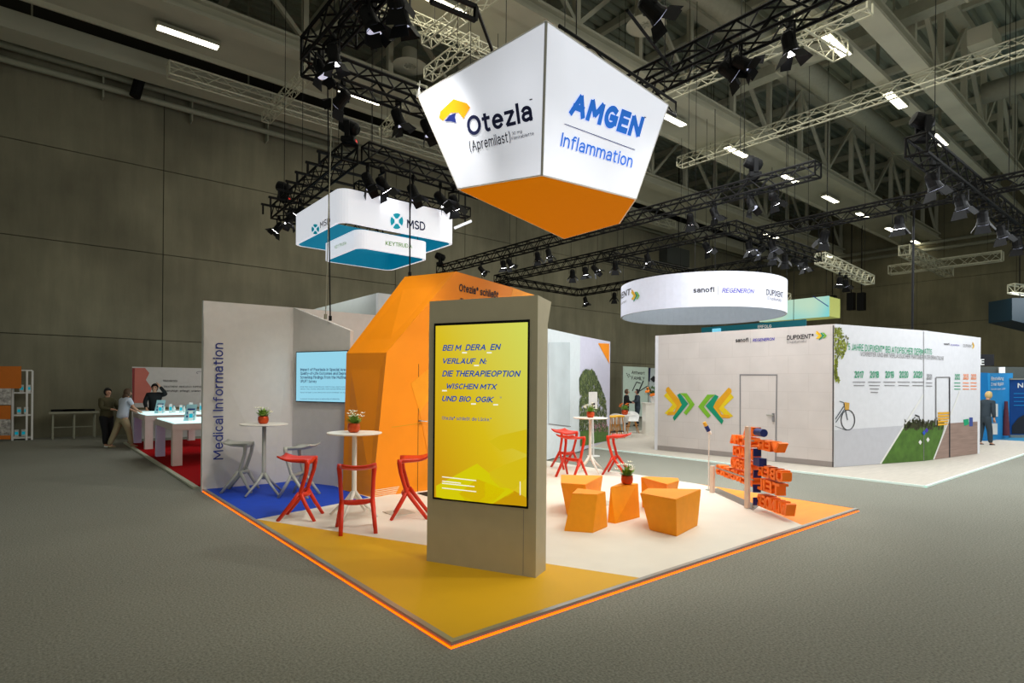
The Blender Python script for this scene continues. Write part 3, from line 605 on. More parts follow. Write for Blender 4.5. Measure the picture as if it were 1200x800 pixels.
# silver trusses near the roof
ZS = 11.6
G4 = 'silver trusses hanging under the roof'
truss('long silver truss running beside the concrete wall', (3.3, 21.0, ZS), (30, 21.0, ZS), .4, M_alu, .03, G4, False, pitch=.5)
truss('silver truss crossing below the grey walkway near the lamp ring corner', (6.5, 21.8, 11.3), (6.5, 17.6, 11.3), .3, M_alu, .02, G4, True)
truss('silver truss crossing between the walkways behind the lamp ring', pz(449, 155, 11.2), pz(495, 105, 11.2), .3, M_alu, .02, G4, True)
truss('upper silver truss crossing above the pentagon sign edge', pz(500, 48, 11), pz(590, -20, 11), .3, M_alu, .02, G4, True)
truss('lower silver truss meeting the pentagon sign edge', pz(502, 88, 11), pz(556, 47, 11), .3, M_alu, .02, G4, True)
truss('silver truss running behind the pentagon sign from the roof lamp', pz(440, 5, 11.3), pz(600, 75, 11.3), .3, M_alu, .02, G4, True)
truss('silver truss rising from the pentagon sign corner to the picture top', (16.1, 13.4, 11.5), (16.3, 5.6, 11.5), .4, M_alu, .028, G4, False, pitch=.45)
truss('long silver truss crossing the roof over the white booth', (21.9, 15.0, 11.6), (21.8, 2.4, 11.6), .4, M_alu, .028, G4, False, pitch=.45)
truss('short silver truss ending in a bright square lamp', pz(922, 22, 11.5), pz(985, 60, 11.5), .42, M_alu, .024, G4, True)
truss('silver truss far off by the gable wall', (36, 10.6, 9.2), (45, 10.8, 9.2), .5, M_alu, .04, G4, False)
truss('silver truss crossing far off by the gable wall', (41.5, 13, 9.2), (41.5, 7.5, 9.2), .5, M_alu, .04, G4, False)
# ================================================================ SPOTLIGHTS
def make_spot(tilt, lit):
    t = thing('spotlight', 'x', 'spotlight')
    MB().box(-.04, .04, -.04, .04, -.02, .12).build('clamp', M_black, t)
    yk = MB().box(-.16, .16, -.02, .02, -.05, -.02).box(-.16, -.145, -.02, .02, -.3, -.03).box(.145, .16, -.02, .02, -.3, -.03).build('yoke', M_black, t)
    ax = Vector((0, -sin(tilt), -cos(tilt))); c = Vector((0, 0, -.27)); A = c - ax * .17
    MB().lathe([(.06, 0), (.1, .03), (.115, .08), (.12, .28), (.145, .34), (.145, .36)], 16, A, ax).build('body', M_black, t)
    L = A + ax * .365
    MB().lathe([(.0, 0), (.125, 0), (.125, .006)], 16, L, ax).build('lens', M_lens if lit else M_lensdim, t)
    u = Vector((1, 0, 0)); v = ax.cross(u)
    for k, (e, f) in enumerate(((u, v), (-u, v), (v, u), (-v, u))):
        b0 = L + e * .13; b1 = L + e * .24 + ax * .17
        q = MB().ext([b0 - f * .12, b0 + f * .12, b1 + f * (.17 if k > 1 else .1), b1 - f * (.17 if k > 1 else .1)], e * .006)
        q.build('barn_door', M_black, t)
    return t
protos = {}
for k, (tl, lit) in enumerate(((.25, 1), (.7, 1), (.45, 0), (1.0, 0))):
    p = make_spot(tl, lit); reg(p); protos[k] = [p, []]
def spots(where, group, L):
    for i, (P, k, rz, s) in enumerate(L):
        pr, us = protos[k]
        o = place(pr, us, P, rz, f'black barn door spotlight, {ORD[i]} along {where}', 'spotlight', group)
        o.scale = (s * .74,) * 3
dn = lambda P, d=.2: Vector(P) + Vector((0, 0, -d))
R3 = lambda a, b, xs, d=.17: [dn(on_line(a, b, x), d) for x in xs]
L = [(p, k, r, s) for p, k, r, s in zip(R3(RA, RD, (375, 391, 432, 462)), (2, 0, 2, 3), (.6, 2, 1.2, 2.4), (.95, 1.0, 1.1, 1.1))]
spots('the lamp ring side above the medical wall', 'spotlights on the lamp ring', L)
L = [(p, k, r, 1.1) for p, k, r in zip(R3(RA, RB, (402, 466, 500)), (3, 2, 2), (3.5, 1.5, 1.0))]
spots('the lamp ring side behind the pentagon sign', 'spotlights on the lamp ring', L)
L = [(p, k, r, s) for p, k, r, s in zip(R3(RC, RB, (925, 868, 852)), (0, 3, 3), (1.0, .6, .9), (1.1, 1.0, 1.1))]
spots('the lamp ring side beside the blue lettering', 'spotlights on the lamp ring', L)
L = [(p, k, r, 1.05) for p, k, r in zip(R3(T2a, T2b, (564, 590, 597, 630, 643, 809, 837, 880, 907)), (1, 0, 1, 1, 0, 1, 2, 2, 1), (1, 2, 1.5, 2.2, .8, 2, 1, 0, 1.4))]
spots('the longest black truss', 'spotlights over the booths', L)
L = [(p, k, r, 1.15) for p, k, r in zip(R3(T3a, T3b, (595, 671, 686, 697, 721, 759, 828)), (0, 1, 0, 1, 1, 0, 1), (1, 2.3, 1.7, .5, 2.2, .8, 1.2))]
spots('the truss behind the kiosk top', 'spotlights over the booths', L)
L = [(p, k, r, 1.3) for p, k, r in zip(R3(T3c, T3d, (905, 966, 1054)), (2, 1, 0), (1, 2.3, 1.7))]
spots('the truss reaching the far post', 'spotlights over the booths', L)
L = [(p, k, r, 1.2) for p, k, r in zip(R3(T4b, T4c, (686, 720, 748, 767, 877, 890)), (0, 1, 0, 0, 1, 0), (1, 2.3, 1.7, 2, .3, 1))]
spots('the truss behind the round sign', 'spotlights over the booths', L)
L = [(p, k, r, 1.15) for p, k, r in zip(R3(T5a, T5b, (878, 892, 906, 920, 932, 943)), (0, 3, 2, 1, 3, 0), (1, 4.3, 1.7, 2, .3, 1))]
spots('the crowded truss above the round sign end', 'spotlights over the booths', L)
L = [(p, k, r, 1.1) for p, k, r in zip(R3(T5b, T5c, (956, 984, 992), .3), (2, 0, 1), (1, 2.3, 1.7))]
spots('the silver truss beyond the round sign', 'spotlights over the booths', L)
L = [(p, k, r, 1.35) for p, k, r in zip(R3(T7a, T7b, (1093, 1126, 1152, 1174, 1192), .2), (2, 2, 2, 2, 2), (1, 1.3, 1.7, 1.2, 1.5))]
spots('the heavy truss above the graphic wall', 'spotlights over the booths', L)
L = [(p, k, r, 1.1) for p, k, r in zip(R3(MA, MBc, (327, 340, 352), .2), (1, 0, 1), (4, 4.6, 4))]
spots('the truss at the narrow end of the turquoise sign', 'spotlights on the turquoise sign frame', L)
L = [(p, k, r, 1.25) for p, k, r in zip(R3(MBc, MC, (431, 448, 484, 516, 532), .2), (2, 1, 2, 1, 1), (1, 1.6, 1, 1, 2.0))]
spots('the truss along the long side of the turquoise sign', 'spotlights on the turquoise sign frame', L)
# black frame and lamps high above the pentagon sign
t = thing('rigging_frame', 'black rectangular rigging frame at the picture top above the pentagon sign', 'bracket', tuple(pz(545, 10, 6.9)))
fa_, fb_, fc_, fd_ = pz(508, -14, 6.9), pz(558, 8, 6.9), pz(557, 24, 6.72), pz(505, 2, 6.72)
for p_, q_ in ((fa_, fb_), (fb_, fc_), (fc_, fd_), (fd_, fa_)): MB().beam(p_, q_, .05).build('bar', M_black, t)
MB().beam(fb_, RB, .04).build('bar', M_black, t)
spots('the frame above the pentagon sign', 'spotlights on the lamp ring', [(pz(762, -14, 6.95), 3, 1.2, 1.25), (pz(437, 8, 6.75), 2, .3, 1.0), (pz(470, -6, 6.75), 2, 2.2, 1.1)])
tube_part('lamp_bar', pz(735, 12, 6.9), RC.lerp(RB, .5), .025, M_black, t)
# moving heads standing on trusses
mh = thing('moving_head', 'x', 'stage light')
MB().box(-.17, .17, -.14, .14, 0, .12).build('base', M_black, mh, bevel=.015)
MB().box(-.19, -.14, -.05, .05, .1, .42).build('yoke_arm', M_black, mh); MB().box(.14, .19, -.05, .05, .1, .42).build('yoke_arm', M_black, mh)
MB().lathe([(.08, -.2), (.14, -.14), (.15, .1), (.13, .2), (.0, .21)], 16, (0, 0, .36), (0, .8, .35)).build('head', M_black, mh)
MB().box(-.05, .05, -.145, -.14, .04, .08).build('display', mat('red_display', (200, 40, 30), .4, emit=.8), mh)
reg(mh); used = []
for (P, lb) in ((MBc + Vector((0, 0, .2)), 'black moving head standing on the turquoise sign frame corner'), (MA + Vector((0, -.6, .2)), 'black moving head on the wall end of the turquoise sign frame'),
                (on_line(T2a, T2b, 883) + Vector((0, 0, .18)), 'black moving head standing on the longest black truss'), (T7a + Vector((.4, 0, .2)), 'black moving head on the end of the heavy truss'),
                (on_line(T2a, T2b, 516) + Vector((0, 0, .18)), 'black moving head at the wall end of the longest truss')):
    place(mh, used, P, .8, lb, 'stage light', 'moving heads standing on trusses')
# steel hanging poles and wires
def pole(p, q, r, label, name='hanging_pole', m=M_black):
    t = thing(name, label, 'cable' if name == 'hanging_wire' else 'pole', q)
    tube_part('rod', q, p, r, m, t); MB().box(q[0] - .02, q[0] + .02, q[1] - .02, q[1] + .02, q[2] - .03, q[2] + .05).build('end_clamp', m, t)
a = Vector((4.02, 9.5, 0)); pole((3.72, 9.05, 6.75), tuple(pY(381.5, 371.5, 9.72)), .008, 'thinner of two steel wires holding the screen wall', 'hanging_wire', M_pipe)
pole(tuple(pY(384, 100, 9.6)), tuple(pY(387, 373.5, 9.6)), .011, 'thicker of two dark poles holding the screen wall')
pole(tuple(pY(480.5, 186, 9.0)), tuple(pY(480.2, 322, 9.0)), .013, 'dark pole rising from the orange wall roof')
pole(tuple(pY(1071, 240, 5.0)), tuple(pY(1069, 387.5, 5.0)), .028, 'dark pole between the far truss and the graphic wall')
pole(tuple(pY(838, 128, 9.3)), tuple(pY(838, 322, 9.3)), .012, 'thin dark wire above the round white sign', 'hanging_wire')
pole(tuple(pz(492, 95, 6.9)), (3.95, 6.75, 5.6), .008, 'white wire at the pentagon sign corner beside the flame logo', 'hanging_wire', M_white)

# ================================================================ PENTAGON SIGN
zb = 4.4
a, b, c, d, e = (pz(*p, zb) for p in ((537, 221), (635, 205), (745, 233), (726, 261), (661, 279)))
B = pz(640, 25, 6.0); nL = (a - b).cross(B - b); nR = (c - b).cross(B - b)
A = pp(490, 112, b, nL); C = pp(783, 123, b, nR); D = Vector((6.9, 7.0, 5.6))
sg = thing('hanging_sign', 'big hanging pentagon lightbox sign, white sides and orange underside', 'hanging sign', (5.9, 6.1, zb))
bm = bmesh.new(); ctr = (a + b + c + d + e + A + B + C + D) / 9
for p in (a, b, c, d, e, A, B, C, D): bm.verts.new(p + (ctr - p) * .012)
bmesh.ops.convex_hull(bm, input=bm.verts[:]); me = bpy.data.meshes.new('housing'); bm.to_mesh(me); bm.free(); me.materials.append(M_alum)
link('housing', me, sg)
def glow_mat(name):
    m = mat(name, (225, 230, 245), .5); nt = m.node_tree; bs = nt.nodes['Principled BSDF']
    tc = nt.nodes.new('ShaderNodeTexCoord'); n = nt.nodes.new('ShaderNodeTexNoise'); n.inputs['Scale'].default_value = .9; n.inputs['Detail'].default_value = 0
    r = nt.nodes.new('ShaderNodeMapRange'); r.inputs[1].default_value = .3; r.inputs[2].default_value = .65; r.inputs[3].default_value = .34; r.inputs[4].default_value = .58
    nt.links.new(tc.outputs['Object'], n.inputs['Vector']); nt.links.new(n.outputs[0], r.inputs[0]); nt.links.new(r.outputs[0], bs.inputs['Emission Strength'])
    bs.inputs['Emission Color'].default_value = (.88, .91, 1, 1); bs.inputs['Base Color'].default_value = (.2, .2, .2, 1); return m
M_sign = glow_mat('sign_face')
M_signo = mat('sign_orange', (96, 54, 0), .8, spec=.05, emit=.5, ecol=(240, 132, 0))
def inset(pts, k):
    g = sum((Vector(p) for p in pts), Vector()) / len(pts); return [Vector(p) + (g - Vector(p)) * k for p in pts]
PL = Plane(b, nL); PR = Plane(b, nR)
f1 = MB().ext(inset([a, b, B, A], .012), PL.N * .012).build('light_panel', M_sign, sg)
f2 = MB().ext(inset([b, c, C, B], .012), PR.N * .012).build('light_panel', M_sign, sg)
f3 = MB().ext(inset([a, b, c, d, e], .02), (0, 0, -.02)).build('bottom_panel', M_signo, sg, label='orange lit underside')
for p, q in ((a, b), (b, c), (c, d), (d, e), (e, a), (b, B), (A, B), (B, C), (a, A), (c, C)):
    tube_part('frame_profile', p, q, .013 if (p is not b or q is not B) else .02, M_alum if (p is b and q is B) else M_white, sg)
# lettering
text_on(PL, 'Otezla', (549, 160), (625, 141), (546, 137), M_navyd, f1, bold=.03, off=.02)
text_on(PL, '(Apremilast)', (551, 177.5), (599, 166), (550, 165), M_ink, f1, off=.02)
text_on(PL, '30 mg', (600, 158.5), (612, 155.5), (600, 154.5), M_ink, f1, off=.02)
text_on(PL, 'Filmtablette', (600, 164.5), (626, 158), (600, 160.5), M_ink, f1, off=.02)
text_on(PL, '®', (620.5, 120), (624.5, 119), (620.5, 116), M_grey, f1, off=.02)
M_flame = mat('flame_print', (245, 170, 20), .5, emit=.25)
lg = decal(PL, [(514.5, 138), (516, 130.5), (531.5, 116), (547, 121), (551, 126), (543, 139), (537.5, 132), (528, 132), (519, 141.5)], M_flame, f1, 'logo', .02)
decal(PL, [(521, 142), (527, 135), (534, 132.3), (533, 137), (535, 144), (528, 142)], M_navy, lg, 'logo_curve', .021)
M_amb = mat('royal_blue_print', (20, 104, 214), .5, emit=.38, ecol=(30, 120, 225))
text_on(PR, 'AMGEN', (666, 133.5), (750.5, 163.5), (671, 105), M_amb, f2, shear=.12, bold=.09, off=.02)
text_on(PR, '®', (754, 139), (757, 140), (754, 136), M_grey, f2, off=.02)
quad_line(PR, (661.5, 145), (744, 175.5), .8, M_navy, f2, 'rule', .02)
text_on(PR, 'Inflammation', (656.5, 171), (740, 196.5), (659, 155), M_amb, f2, off=.02)

# ================================================================ PLATFORM
PX0, PX1, PY0, PY1 = 2.19, 9.2, 3.25, 10.5
pf = thing('stand_platform', 'low stand platform with white, yellow, blue and orange floor', 'platform', (5.7, 6.9, 0))
ZP = .04
MB().box(PX0 + .04, PX1, PY0 + .04, PY1 + .1, 0, ZP - .004).build('base', M_dark, pf)
def sheet(name, pts, m, z=ZP, th=.004, parent=None, label=None):
    return MB().ext([(x, y, z - th) for x, y in pts], (0, 0, th)).build(name, m, parent or pf, label=label)
e0 = .045
sheet('white_vinyl', [(PX0 + e0, 7.75), (4.25, PY0 + e0), (7.5, PY0 + e0), (9.1, 5.42), (PX1, 5.9), (PX1, PY1), (4.0, PY1), (4.0, 8.2)], M_vinyl)
sheet('yellow_vinyl', [(PX0 + e0, PY0 + e0), (4.25, PY0 + e0), (PX0 + e0, 7.75)], M_yel)
sheet('blue_vinyl', [(PX0 + e0, 7.75), (4.0, 8.2), (4.0, PY1), (PX0 + e0, PY1)], M_blue)
sheet('orange_vinyl', [(7.5, PY0 + e0), (PX1 - e0, PY0 + e0), (PX1, 5.9), (9.1, 5.42)], M_orf)
sheet('mirror_strip', [(7.85, 4.12), (8.2, 4.22), (9.1, 5.42), (8.78, 5.36)], M_greyf, z=ZP + .004)
MB().box(PX0, PX0 + e0, PY0, PY1, .012, ZP).build('edge_profile', M_alum, pf)
MB().box(PX0 + e0, PX1, PY0, PY0 + e0, .012, ZP).build('edge_profile', M_alum, pf)
MB().box(PX0 + .015, PX0 + .03, PY0 + .015, PY1, .0, .0115).build('led_strip', M_ledo, pf, label='glowing orange strip')
MB().box(PX0 + .03, PX1, PY0 + .015, PY0 + .03, .0, .0115).build('led_strip', M_ledo, pf, label='glowing orange strip')
MB().box(PX0 - .012, PX0, PY0 - .012, PY1, .0, .007).build('led_strip', M_ledo, pf)
MB().box(PX0 + .0005, PX1, PY0 - .012, PY0, .0, .007).build('led_strip', M_ledo, pf)
for (x, y) in ((3.85, 7.0), (6.55, 5.75)):
    MB().box(x - .16, x + .16, y - .16, y + .16, ZP, ZP + .008).build('floor_hatch', mat('hatch', (196, 190, 174), .6), pf)
mt = thing('door_mat', 'small black door mat before the orange door', 'mat', (5.3, 7.8, ZP))
MB().box(4.75, 5.7, 7.45, 8.05, ZP, ZP + .012).build('pile', M_dark, mt); MB().box(4.72, 5.73, 7.42, 7.45, ZP, ZP + .008).build('edging', M_black, mt)
# ================================================================ KIOSK
k0 = pz(500, 657, ZP); k1 = pz(627.6, 677, ZP); ku = (k1 - k0); kw = ku.length; ku.normalize(); kn = Vector((-ku.y, ku.x, 0)); kn = -kn if kn.dot(EYEP - k0) < 0 else kn; kb = -kn
kz = 2.58
ks = thing('display_kiosk', 'tall grey kiosk with a yellow portrait screen', 'kiosk', tuple(k0 + ku * kw / 2 + kb * .12))
K = lambda s, dpt, z: k0 + ku * s + kb * dpt + Vector((0, 0, z - ZP))
q = MB().prism([K(0, 0, ZP), K(kw, 0, ZP), K(kw, .25, ZP), K(0, .25, ZP)], [K(0.005, 0, 2.34), K(kw, 0, 2.34), K(kw, .25, 2.34), K(0.005, .25, 2.34)])
q.build('body', M_kiosk, ks)
MB().prism([K(0.005, 0, 2.34), K(kw, 0, 2.34), K(kw, .25, 2.34), K(0.005, .25, 2.34)], [K(.01, 0, kz), K(kw, 0, kz - .005), K(kw, .34, kz - .02), K(.01, .34, kz - .02)]).build('top_cap', M_kiosk, ks)
MB().prism([K(kw - .125, -.001, ZP + .01), K(kw - .12, -.001, ZP + .01), K(kw - .12, .01, ZP + .01), K(kw - .125, .01, ZP + .01)], [K(kw - .125, -.001, .64), K(kw - .12, -.001, .64), K(kw - .12, .01, .64), K(kw - .125, .01, .64)]).build('panel_joint', M_grey, ks)
PK = Plane(k0, kn)
KS = lambda s0, s1, z0, z1, d0, d1, name, m, par: MB().prism([K(s0, d0, z0), K(s1, d0, z0), K(s1, d1, z0), K(s0, d1, z0)], [K(s0, d0, z1), K(s1, d0, z1), K(s1, d1, z1), K(s0, d1, z1)]).build(name, m, par)
bz = KS(.07, 1.075, .655, 2.36, -.012, .02, 'screen_bezel', M_black, ks)
def screen_mat():
    m = bpy.data.materials.new('yellow_screen'); m.use_nodes = True; nt = m.node_tree; bs = nt.nodes['Principled BSDF']
    bs.inputs['Base Color'].default_value = (.02, .02, .01, 1); bs.inputs['Roughness'].default_value = .3
    tc = nt.nodes.new('ShaderNodeTexCoord'); sp = nt.nodes.new('ShaderNodeSeparateXYZ'); nt.links.new(tc.outputs['Object'], sp.inputs[0])
    # diagonal picture gradient: darker amber lower down near the wide side, lime at the upper corner
    mr = nt.nodes.new('ShaderNodeVectorMath'); mr.operation = 'DOT_PRODUCT'; mr.inputs[1].default_value = (ku.x * .75, ku.y * .75, .42)
    nt.links.new(tc.outputs['Object'], mr.inputs[0])
    m0 = k0.dot(Vector((ku.x * .75, ku.y * .75, 0)))
    r = nt.nodes.new('ShaderNodeMapRange'); r.inputs[1].default_value = m0 + .3; r.inputs[2].default_value = m0 + 1.75; nt.links.new(mr.outputs['Value'], r.inputs[0])
    cr = nt.nodes.new('ShaderNodeValToRGB'); el = cr.color_ramp.elements; el[0].color = lin((206, 142, 0)) + (1,); el[1].color = lin((216, 222, 90)) + (1,); x = el.new(.5); x.color = lin((224, 194, 8)) + (1,)
    nt.links.new(r.outputs[0], cr.inputs[0]); nt.links.new(cr.outputs[0], bs.inputs['Emission Color']); bs.inputs['Emission Strength'].default_value = .9
    return m
scr = KS(.09, 1.06, .675, 2.335, -.015, -.01, 'screen', screen_mat(), bz)
M_sy = mat('screen_lemon', (20, 20, 0), .3, emit=.85, ecol=(226, 214, 0)); M_so = mat('screen_gold', (20, 20, 0), .3, emit=.85, ecol=(222, 184, 0)); M_sg = mat('screen_gold_soft', (20, 20, 0), .3, emit=.85, ecol=(226, 200, 20)); M_sm = mat('screen_amber', (20, 20, 0), .3, emit=.85, ecol=(212, 160, 0))
for pts, m in (([(573, 517), (586, 510), (617, 503), (617, 532), (600, 525), (587, 528)], M_sg),
               ([(511, 569), (559, 543), (588, 566), (603, 577), (578, 590), (560, 588), (520, 584), (511, 582)], M_sy), ([(574, 553), (590, 545), (617, 535), (617, 560), (604, 573), (586, 571), (574, 560)], M_sg),
               ([(559, 561), (592, 574), (576, 590), (545, 586), (538, 578)], M_so), ([(603, 575), (617, 583), (617, 593), (577, 590)], M_sm)):
    decal(PK, pts, m, bz, 'screen_facet', .018, .001)
M_sb = mat('screen_blue_text', (20, 70, 160), .5, emit=.6, ecol=(20, 80, 170)); M_sw = mat('screen_white_text', (240, 240, 230), .5, emit=.75)
for s, p0, p1, tp in (('BEI M_DERA_EN', (518.5, 411), (587.5, 410), (518.5, 404)), ('VERLÄUF_N:', (519, 426), (570.5, 426.5), (519, 419.5)), ('DIE THERAPIEOPTION', (518, 441), (610.5, 441.5), (518, 434)),
                      ('WISCHEN MTX', (523.5, 455.5), (583, 456.5), (517.5, 449)), ('UND BIO_OGIK_', (518, 470), (579, 471.5), (518, 463.5))):
    text_on(PK, s.replace('_', '  '), p0, p1, tp, M_sb, bz, shear=.25, bold=.035, off=.021)
for x, y in ((541.5, 413), (570.5, 413), (555.5, 428), (518, 457.5), (552, 473), (578, 474)):
    decal(PK, [(x, y - .7), (x + 5.6, y - .7), (x + 5.6, y + .9), (x, y + .9)], M_sw, bz, 'gap_mark', .021, .001)
text_on(PK, '12', (585.5, 466.5), (588, 466.5), (585.5, 464.5), M_sb, bz, off=.021)
text_on(PK, 'Otezla® schließt die Lücke.*', (518, 491.5), (576, 493.5), (518, 487.5), M_sb, bz, off=.021)
for p0, p1 in (((518, 558.5), (558, 563)), ((518, 563.5), (540, 566)), ((518, 566), (556, 570)), ((518, 571.5), (558, 576))):
    quad_line(PK, p0, p1, 1.1, M_sw, bz, 'fine_print', .021)
quad_line(PK, (609.5, 564), (609.5, 580), .9, M_sw, bz, 'fine_print', .021)
# ================================================================ ORANGE WALL
ow = thing('orange_wall_block', 'tall faceted orange wall block with a hidden door', 'stand wall', (5.6, 8.4, ZP))
YO = 8.2
F = [Vector((4.05, YO, ZP)), Vector((4.27, YO, 2.26)), Vector((5.55, YO, 3.69)), Vector((6.81, YO, 3.56)), Vector((7.35, YO, 3.47)), Vector((7.35, YO, ZP))]
BK = [Vector((3.95, 9.05, ZP)), Vector((4.0, 9.05, 2.27)), pY(475, 324, 9.05), Vector((6.9, 9.05, 3.62)), Vector((7.35, 9.05, 3.45)), Vector((7.35, 9.05, ZP))]
Fb = [p + Vector((0, .03, 0)) for p in F]
MB().ext([Fb[0], Fb[1], BK[1], BK[0]], (.02, 0, 0)).build('side_panel', M_or, ow)
MB().ext([Fb[1], Fb[2], BK[2], BK[1]], (.015, 0, -.02)).build('sloped_panel', M_or, ow)
MB().ext([Fb[2], Fb[3], BK[3], BK[2]], (0, 0, -.02)).build('top_panel', M_or, ow)
MB().ext([Fb[3], Fb[4], BK[4], BK[3]], (0, 0, -.02)).build('top_panel', M_or, ow)
fp = MB().ext([F[0], F[1], F[2], F[3], F[4], F[5]], (0, .03, 0)).build('front_panel', M_or, ow)
MB().ext([Fb[5], Fb[4], BK[4], BK[5]], (-.02, 0, 0)).build('side_panel', M_or, ow)
MB().ext(BK, (0, .02, 0)).build('back_panel', M_or, ow)
PO = Plane((0, YO, 0), (0, 1, 0))
decal(PO, [(481.5, 449), (501, 433), (530, 431), (540, 480), (515, 500), (492, 484)], M_orp, fp, 'print', .004)
decal(PO, [(492, 484), (501, 470), (520, 480), (525, 571), (510, 573)], mat('orange_print_soft', (252, 150, 30), .5), fp, 'print', .0055)
decal(PO, [(601, 337.5), (626, 345.5), (626, 352), (598, 352)], M_orp, fp, 'print', .004)
decal(PO, [(459, 500), (519, 492), (519, 492.6), (459, 500.7)], M_chevO, fp, 'print', .004)
text_on(PO, 'Otezla® schließt', (538, 341), (584, 350), (538, 332), M_ink, fp, bold=.03, off=.006)
text_on(PO, 'die Lücke.*', (536, 357.5), (575, 365), (536, 348), M_ink, fp, bold=.03, off=.006)
hd = MB().beam(PO.at(491.5, 493), PO.at(491.5, 493) + Vector((0, -.05, 0)), .03, n=8).beam(PO.at(491.5, 493) + Vector((0, -.05, 0)), PO.at(499, 493.5) + Vector((0, -.05, 0)), .02, n=8).build('door_handle', M_alum, ow)
MB().box(4.84, 4.848, YO - .002, YO, ZP, 2.1).build('door_gap', M_dark, ow)
for k in range(5): quad_line(PO, (438, 574.5 + k * 2.2), (468 - k, 570 + k * 2), .6, M_petal, fp, 'fine_print', .004)
for k in range(2): quad_line(PO, (515, 566 + k * 2.2), (521, 565.2 + k * 2.2), .8, M_petal, fp, 'fine_print', .006)
# ================================================================ MEDICAL WALL
PYM = 10.46
mw = thing('faceted_stand_wall', 'white faceted stand wall with upright blue lettering', 'stand wall', (2.9, PYM, ZP))
mTL, mTR, mBL, mBR = Vector((2.17, PYM, 3.1)), Vector((3.61, PYM, 3.12)), Vector((2.17, PYM, ZP)), Vector((3.61, PYM, ZP))
PM = Plane((0, PYM, 0), (0, 1, 0)); ML = pY(240, 389, PYM) + Vector((0, -.05, 0)); ML.x = 2.17; MP = pY(318, 566, PYM); MP.z = ZP; MP.y -= .09
fa = MB().poly([mTL, mTR, ML]).poly([ML, mTR, MP, mBL]).poly([mTR, mBR, MP]).poly([mTL, ML, mBL, mBL + Vector((0, .07, 0)), mTL + Vector((0, .07, 0))]).poly([mTL, mTR, mTR + Vector((0, .07, 0)), mTL + Vector((0, .07, 0))]).poly([mBL + Vector((0, .07, 0)), mTL + Vector((0, .07, 0)), mTR + Vector((0, .07, 0)), mBR + Vector((0, .07, 0))])
fa.build('wall_face', M_wall, mw)
PMn = Plane(ML, (mTR - ML).cross(MP - ML))
a0 = PMn.at(261.5, 538, .006); a1 = PMn.at(261.5, 402, .006); u = (a1 - a0); w = u.length; u.normalize(); v = PMn.N.cross(u)
h = abs((PMn.at(249.5, 538, .006) - a0).dot(v)); text_fit('Medical Information', a0, u, v, w, h, PMn.N, M_navy, mw, 'lettering')
MB().box(2.165, 2.175, PYM - .02, PYM + .07, 0, 3.1).build('end_profile', M_white, mw)
tw = thing('screen_wall', 'grey white angled stand wall carrying a light blue screen', 'stand wall', (3.9, 9.9, ZP))
wa = Vector((3.61, PYM, 0)); wb = Vector((4.12, 9.2, 0)); PT = vplane(wa, wb)
MB().ext([wa + Vector((0, 0, ZP)), wb + Vector((0, 0, ZP)), wb + Vector((0, 0, 2.66)), wa + Vector((0, 0, 3.12))], -PT.N * .08).build('wall_face', M_wall, tw)
wu = (wb - wa).normalized()
fr = [PT.at(347, 412, .05), PT.at(412, 410.8, .05), PT.at(412, 471.5, .05), PT.at(347, 470.5, .05)]
tv = thing('wall_screen', 'light blue landscape screen partly behind the orange wall', 'screen', tuple(fr[0]))
s0 = (fr[0] - wa).dot(wu); s1 = s0 + 1.22; z0, z1 = fr[3].z, fr[0].z
WV = lambda s, z, o: wa + wu * s + PT.N * o + Vector((0, 0, z))
MB().ext([WV(s0, z0, .05), WV(s1, z0, .05), WV(s1, z1, .05), WV(s0, z1, .05)], -PT.N * .045).build('screen_bezel', M_black, tv)
MB().ext([WV(s0 + .015, z0 + .015, .053), WV(s1 - .015, z0 + .015, .053), WV(s1 - .015, z1 - .015, .053), WV(s0 + .015, z1 - .015, .053)], -PT.N * .003).build('screen', M_screenb, tv)
M_tb = mat('screen_text_blue', (10, 60, 130), .5)
for s, y, x1, h in (('Impact of Psoriasis in Special Areas on', 434.5, 414, 4), ('Quality-of-Life Outcomes and Depression', 439, 414, 4), ('Screening: Findings From the Multinational', 443.6, 414, 4), ('UPLIFT Survey', 448.2, 371, 4)):
    text_on(PT, s, (352, y), (x1, y + .2), (352, y - h + .6), M_tb, tv, bold=.02, off=.055)
for s, y, x1 in (('Linda Stein Gold, Armin Bewick, Neil Korman, April Armstrong,', 453.7, 410), ('Diamant Thaci, Kristina Callis Duffin, Paolo Gisondi, Melinda Gooderham', 456.3, 411), ('Henry Ford Health System, Detroit; Keck School of Medicine, Los Angeles', 460.3, 408), ('Presented at the annual congress for dermatology and venereology', 467.8, 398)):
    text_on(PT, s, (352, y), (x1, y + .1), (352, y - 1.3), M_tb, tv, off=.055)
# turquoise sign booth walls behind
bw = thing('neighbour_booth_wall', 'white booth walls showing behind the screen wall', 'stand wall', (6.4, 12.6, 0))
cN = pz(443, 343, 4.0)
MB().box(cN.x, cN.x + 3.0, cN.y, cN.y + .1, .031, 4.0).build('wall_face', M_white, bw)
MB().box(cN.x, cN.x + .1, cN.y + .1, cN.y + 5, .031, 4.0).build('glass_band', mat('grey_booth', (176, 180, 172), .4), bw)
cL = pY(350, 362, 11.9)
MB().box(3.9, 8.0, 11.7, 11.8, .031, 3.28).build('wall_face', M_white, bw)

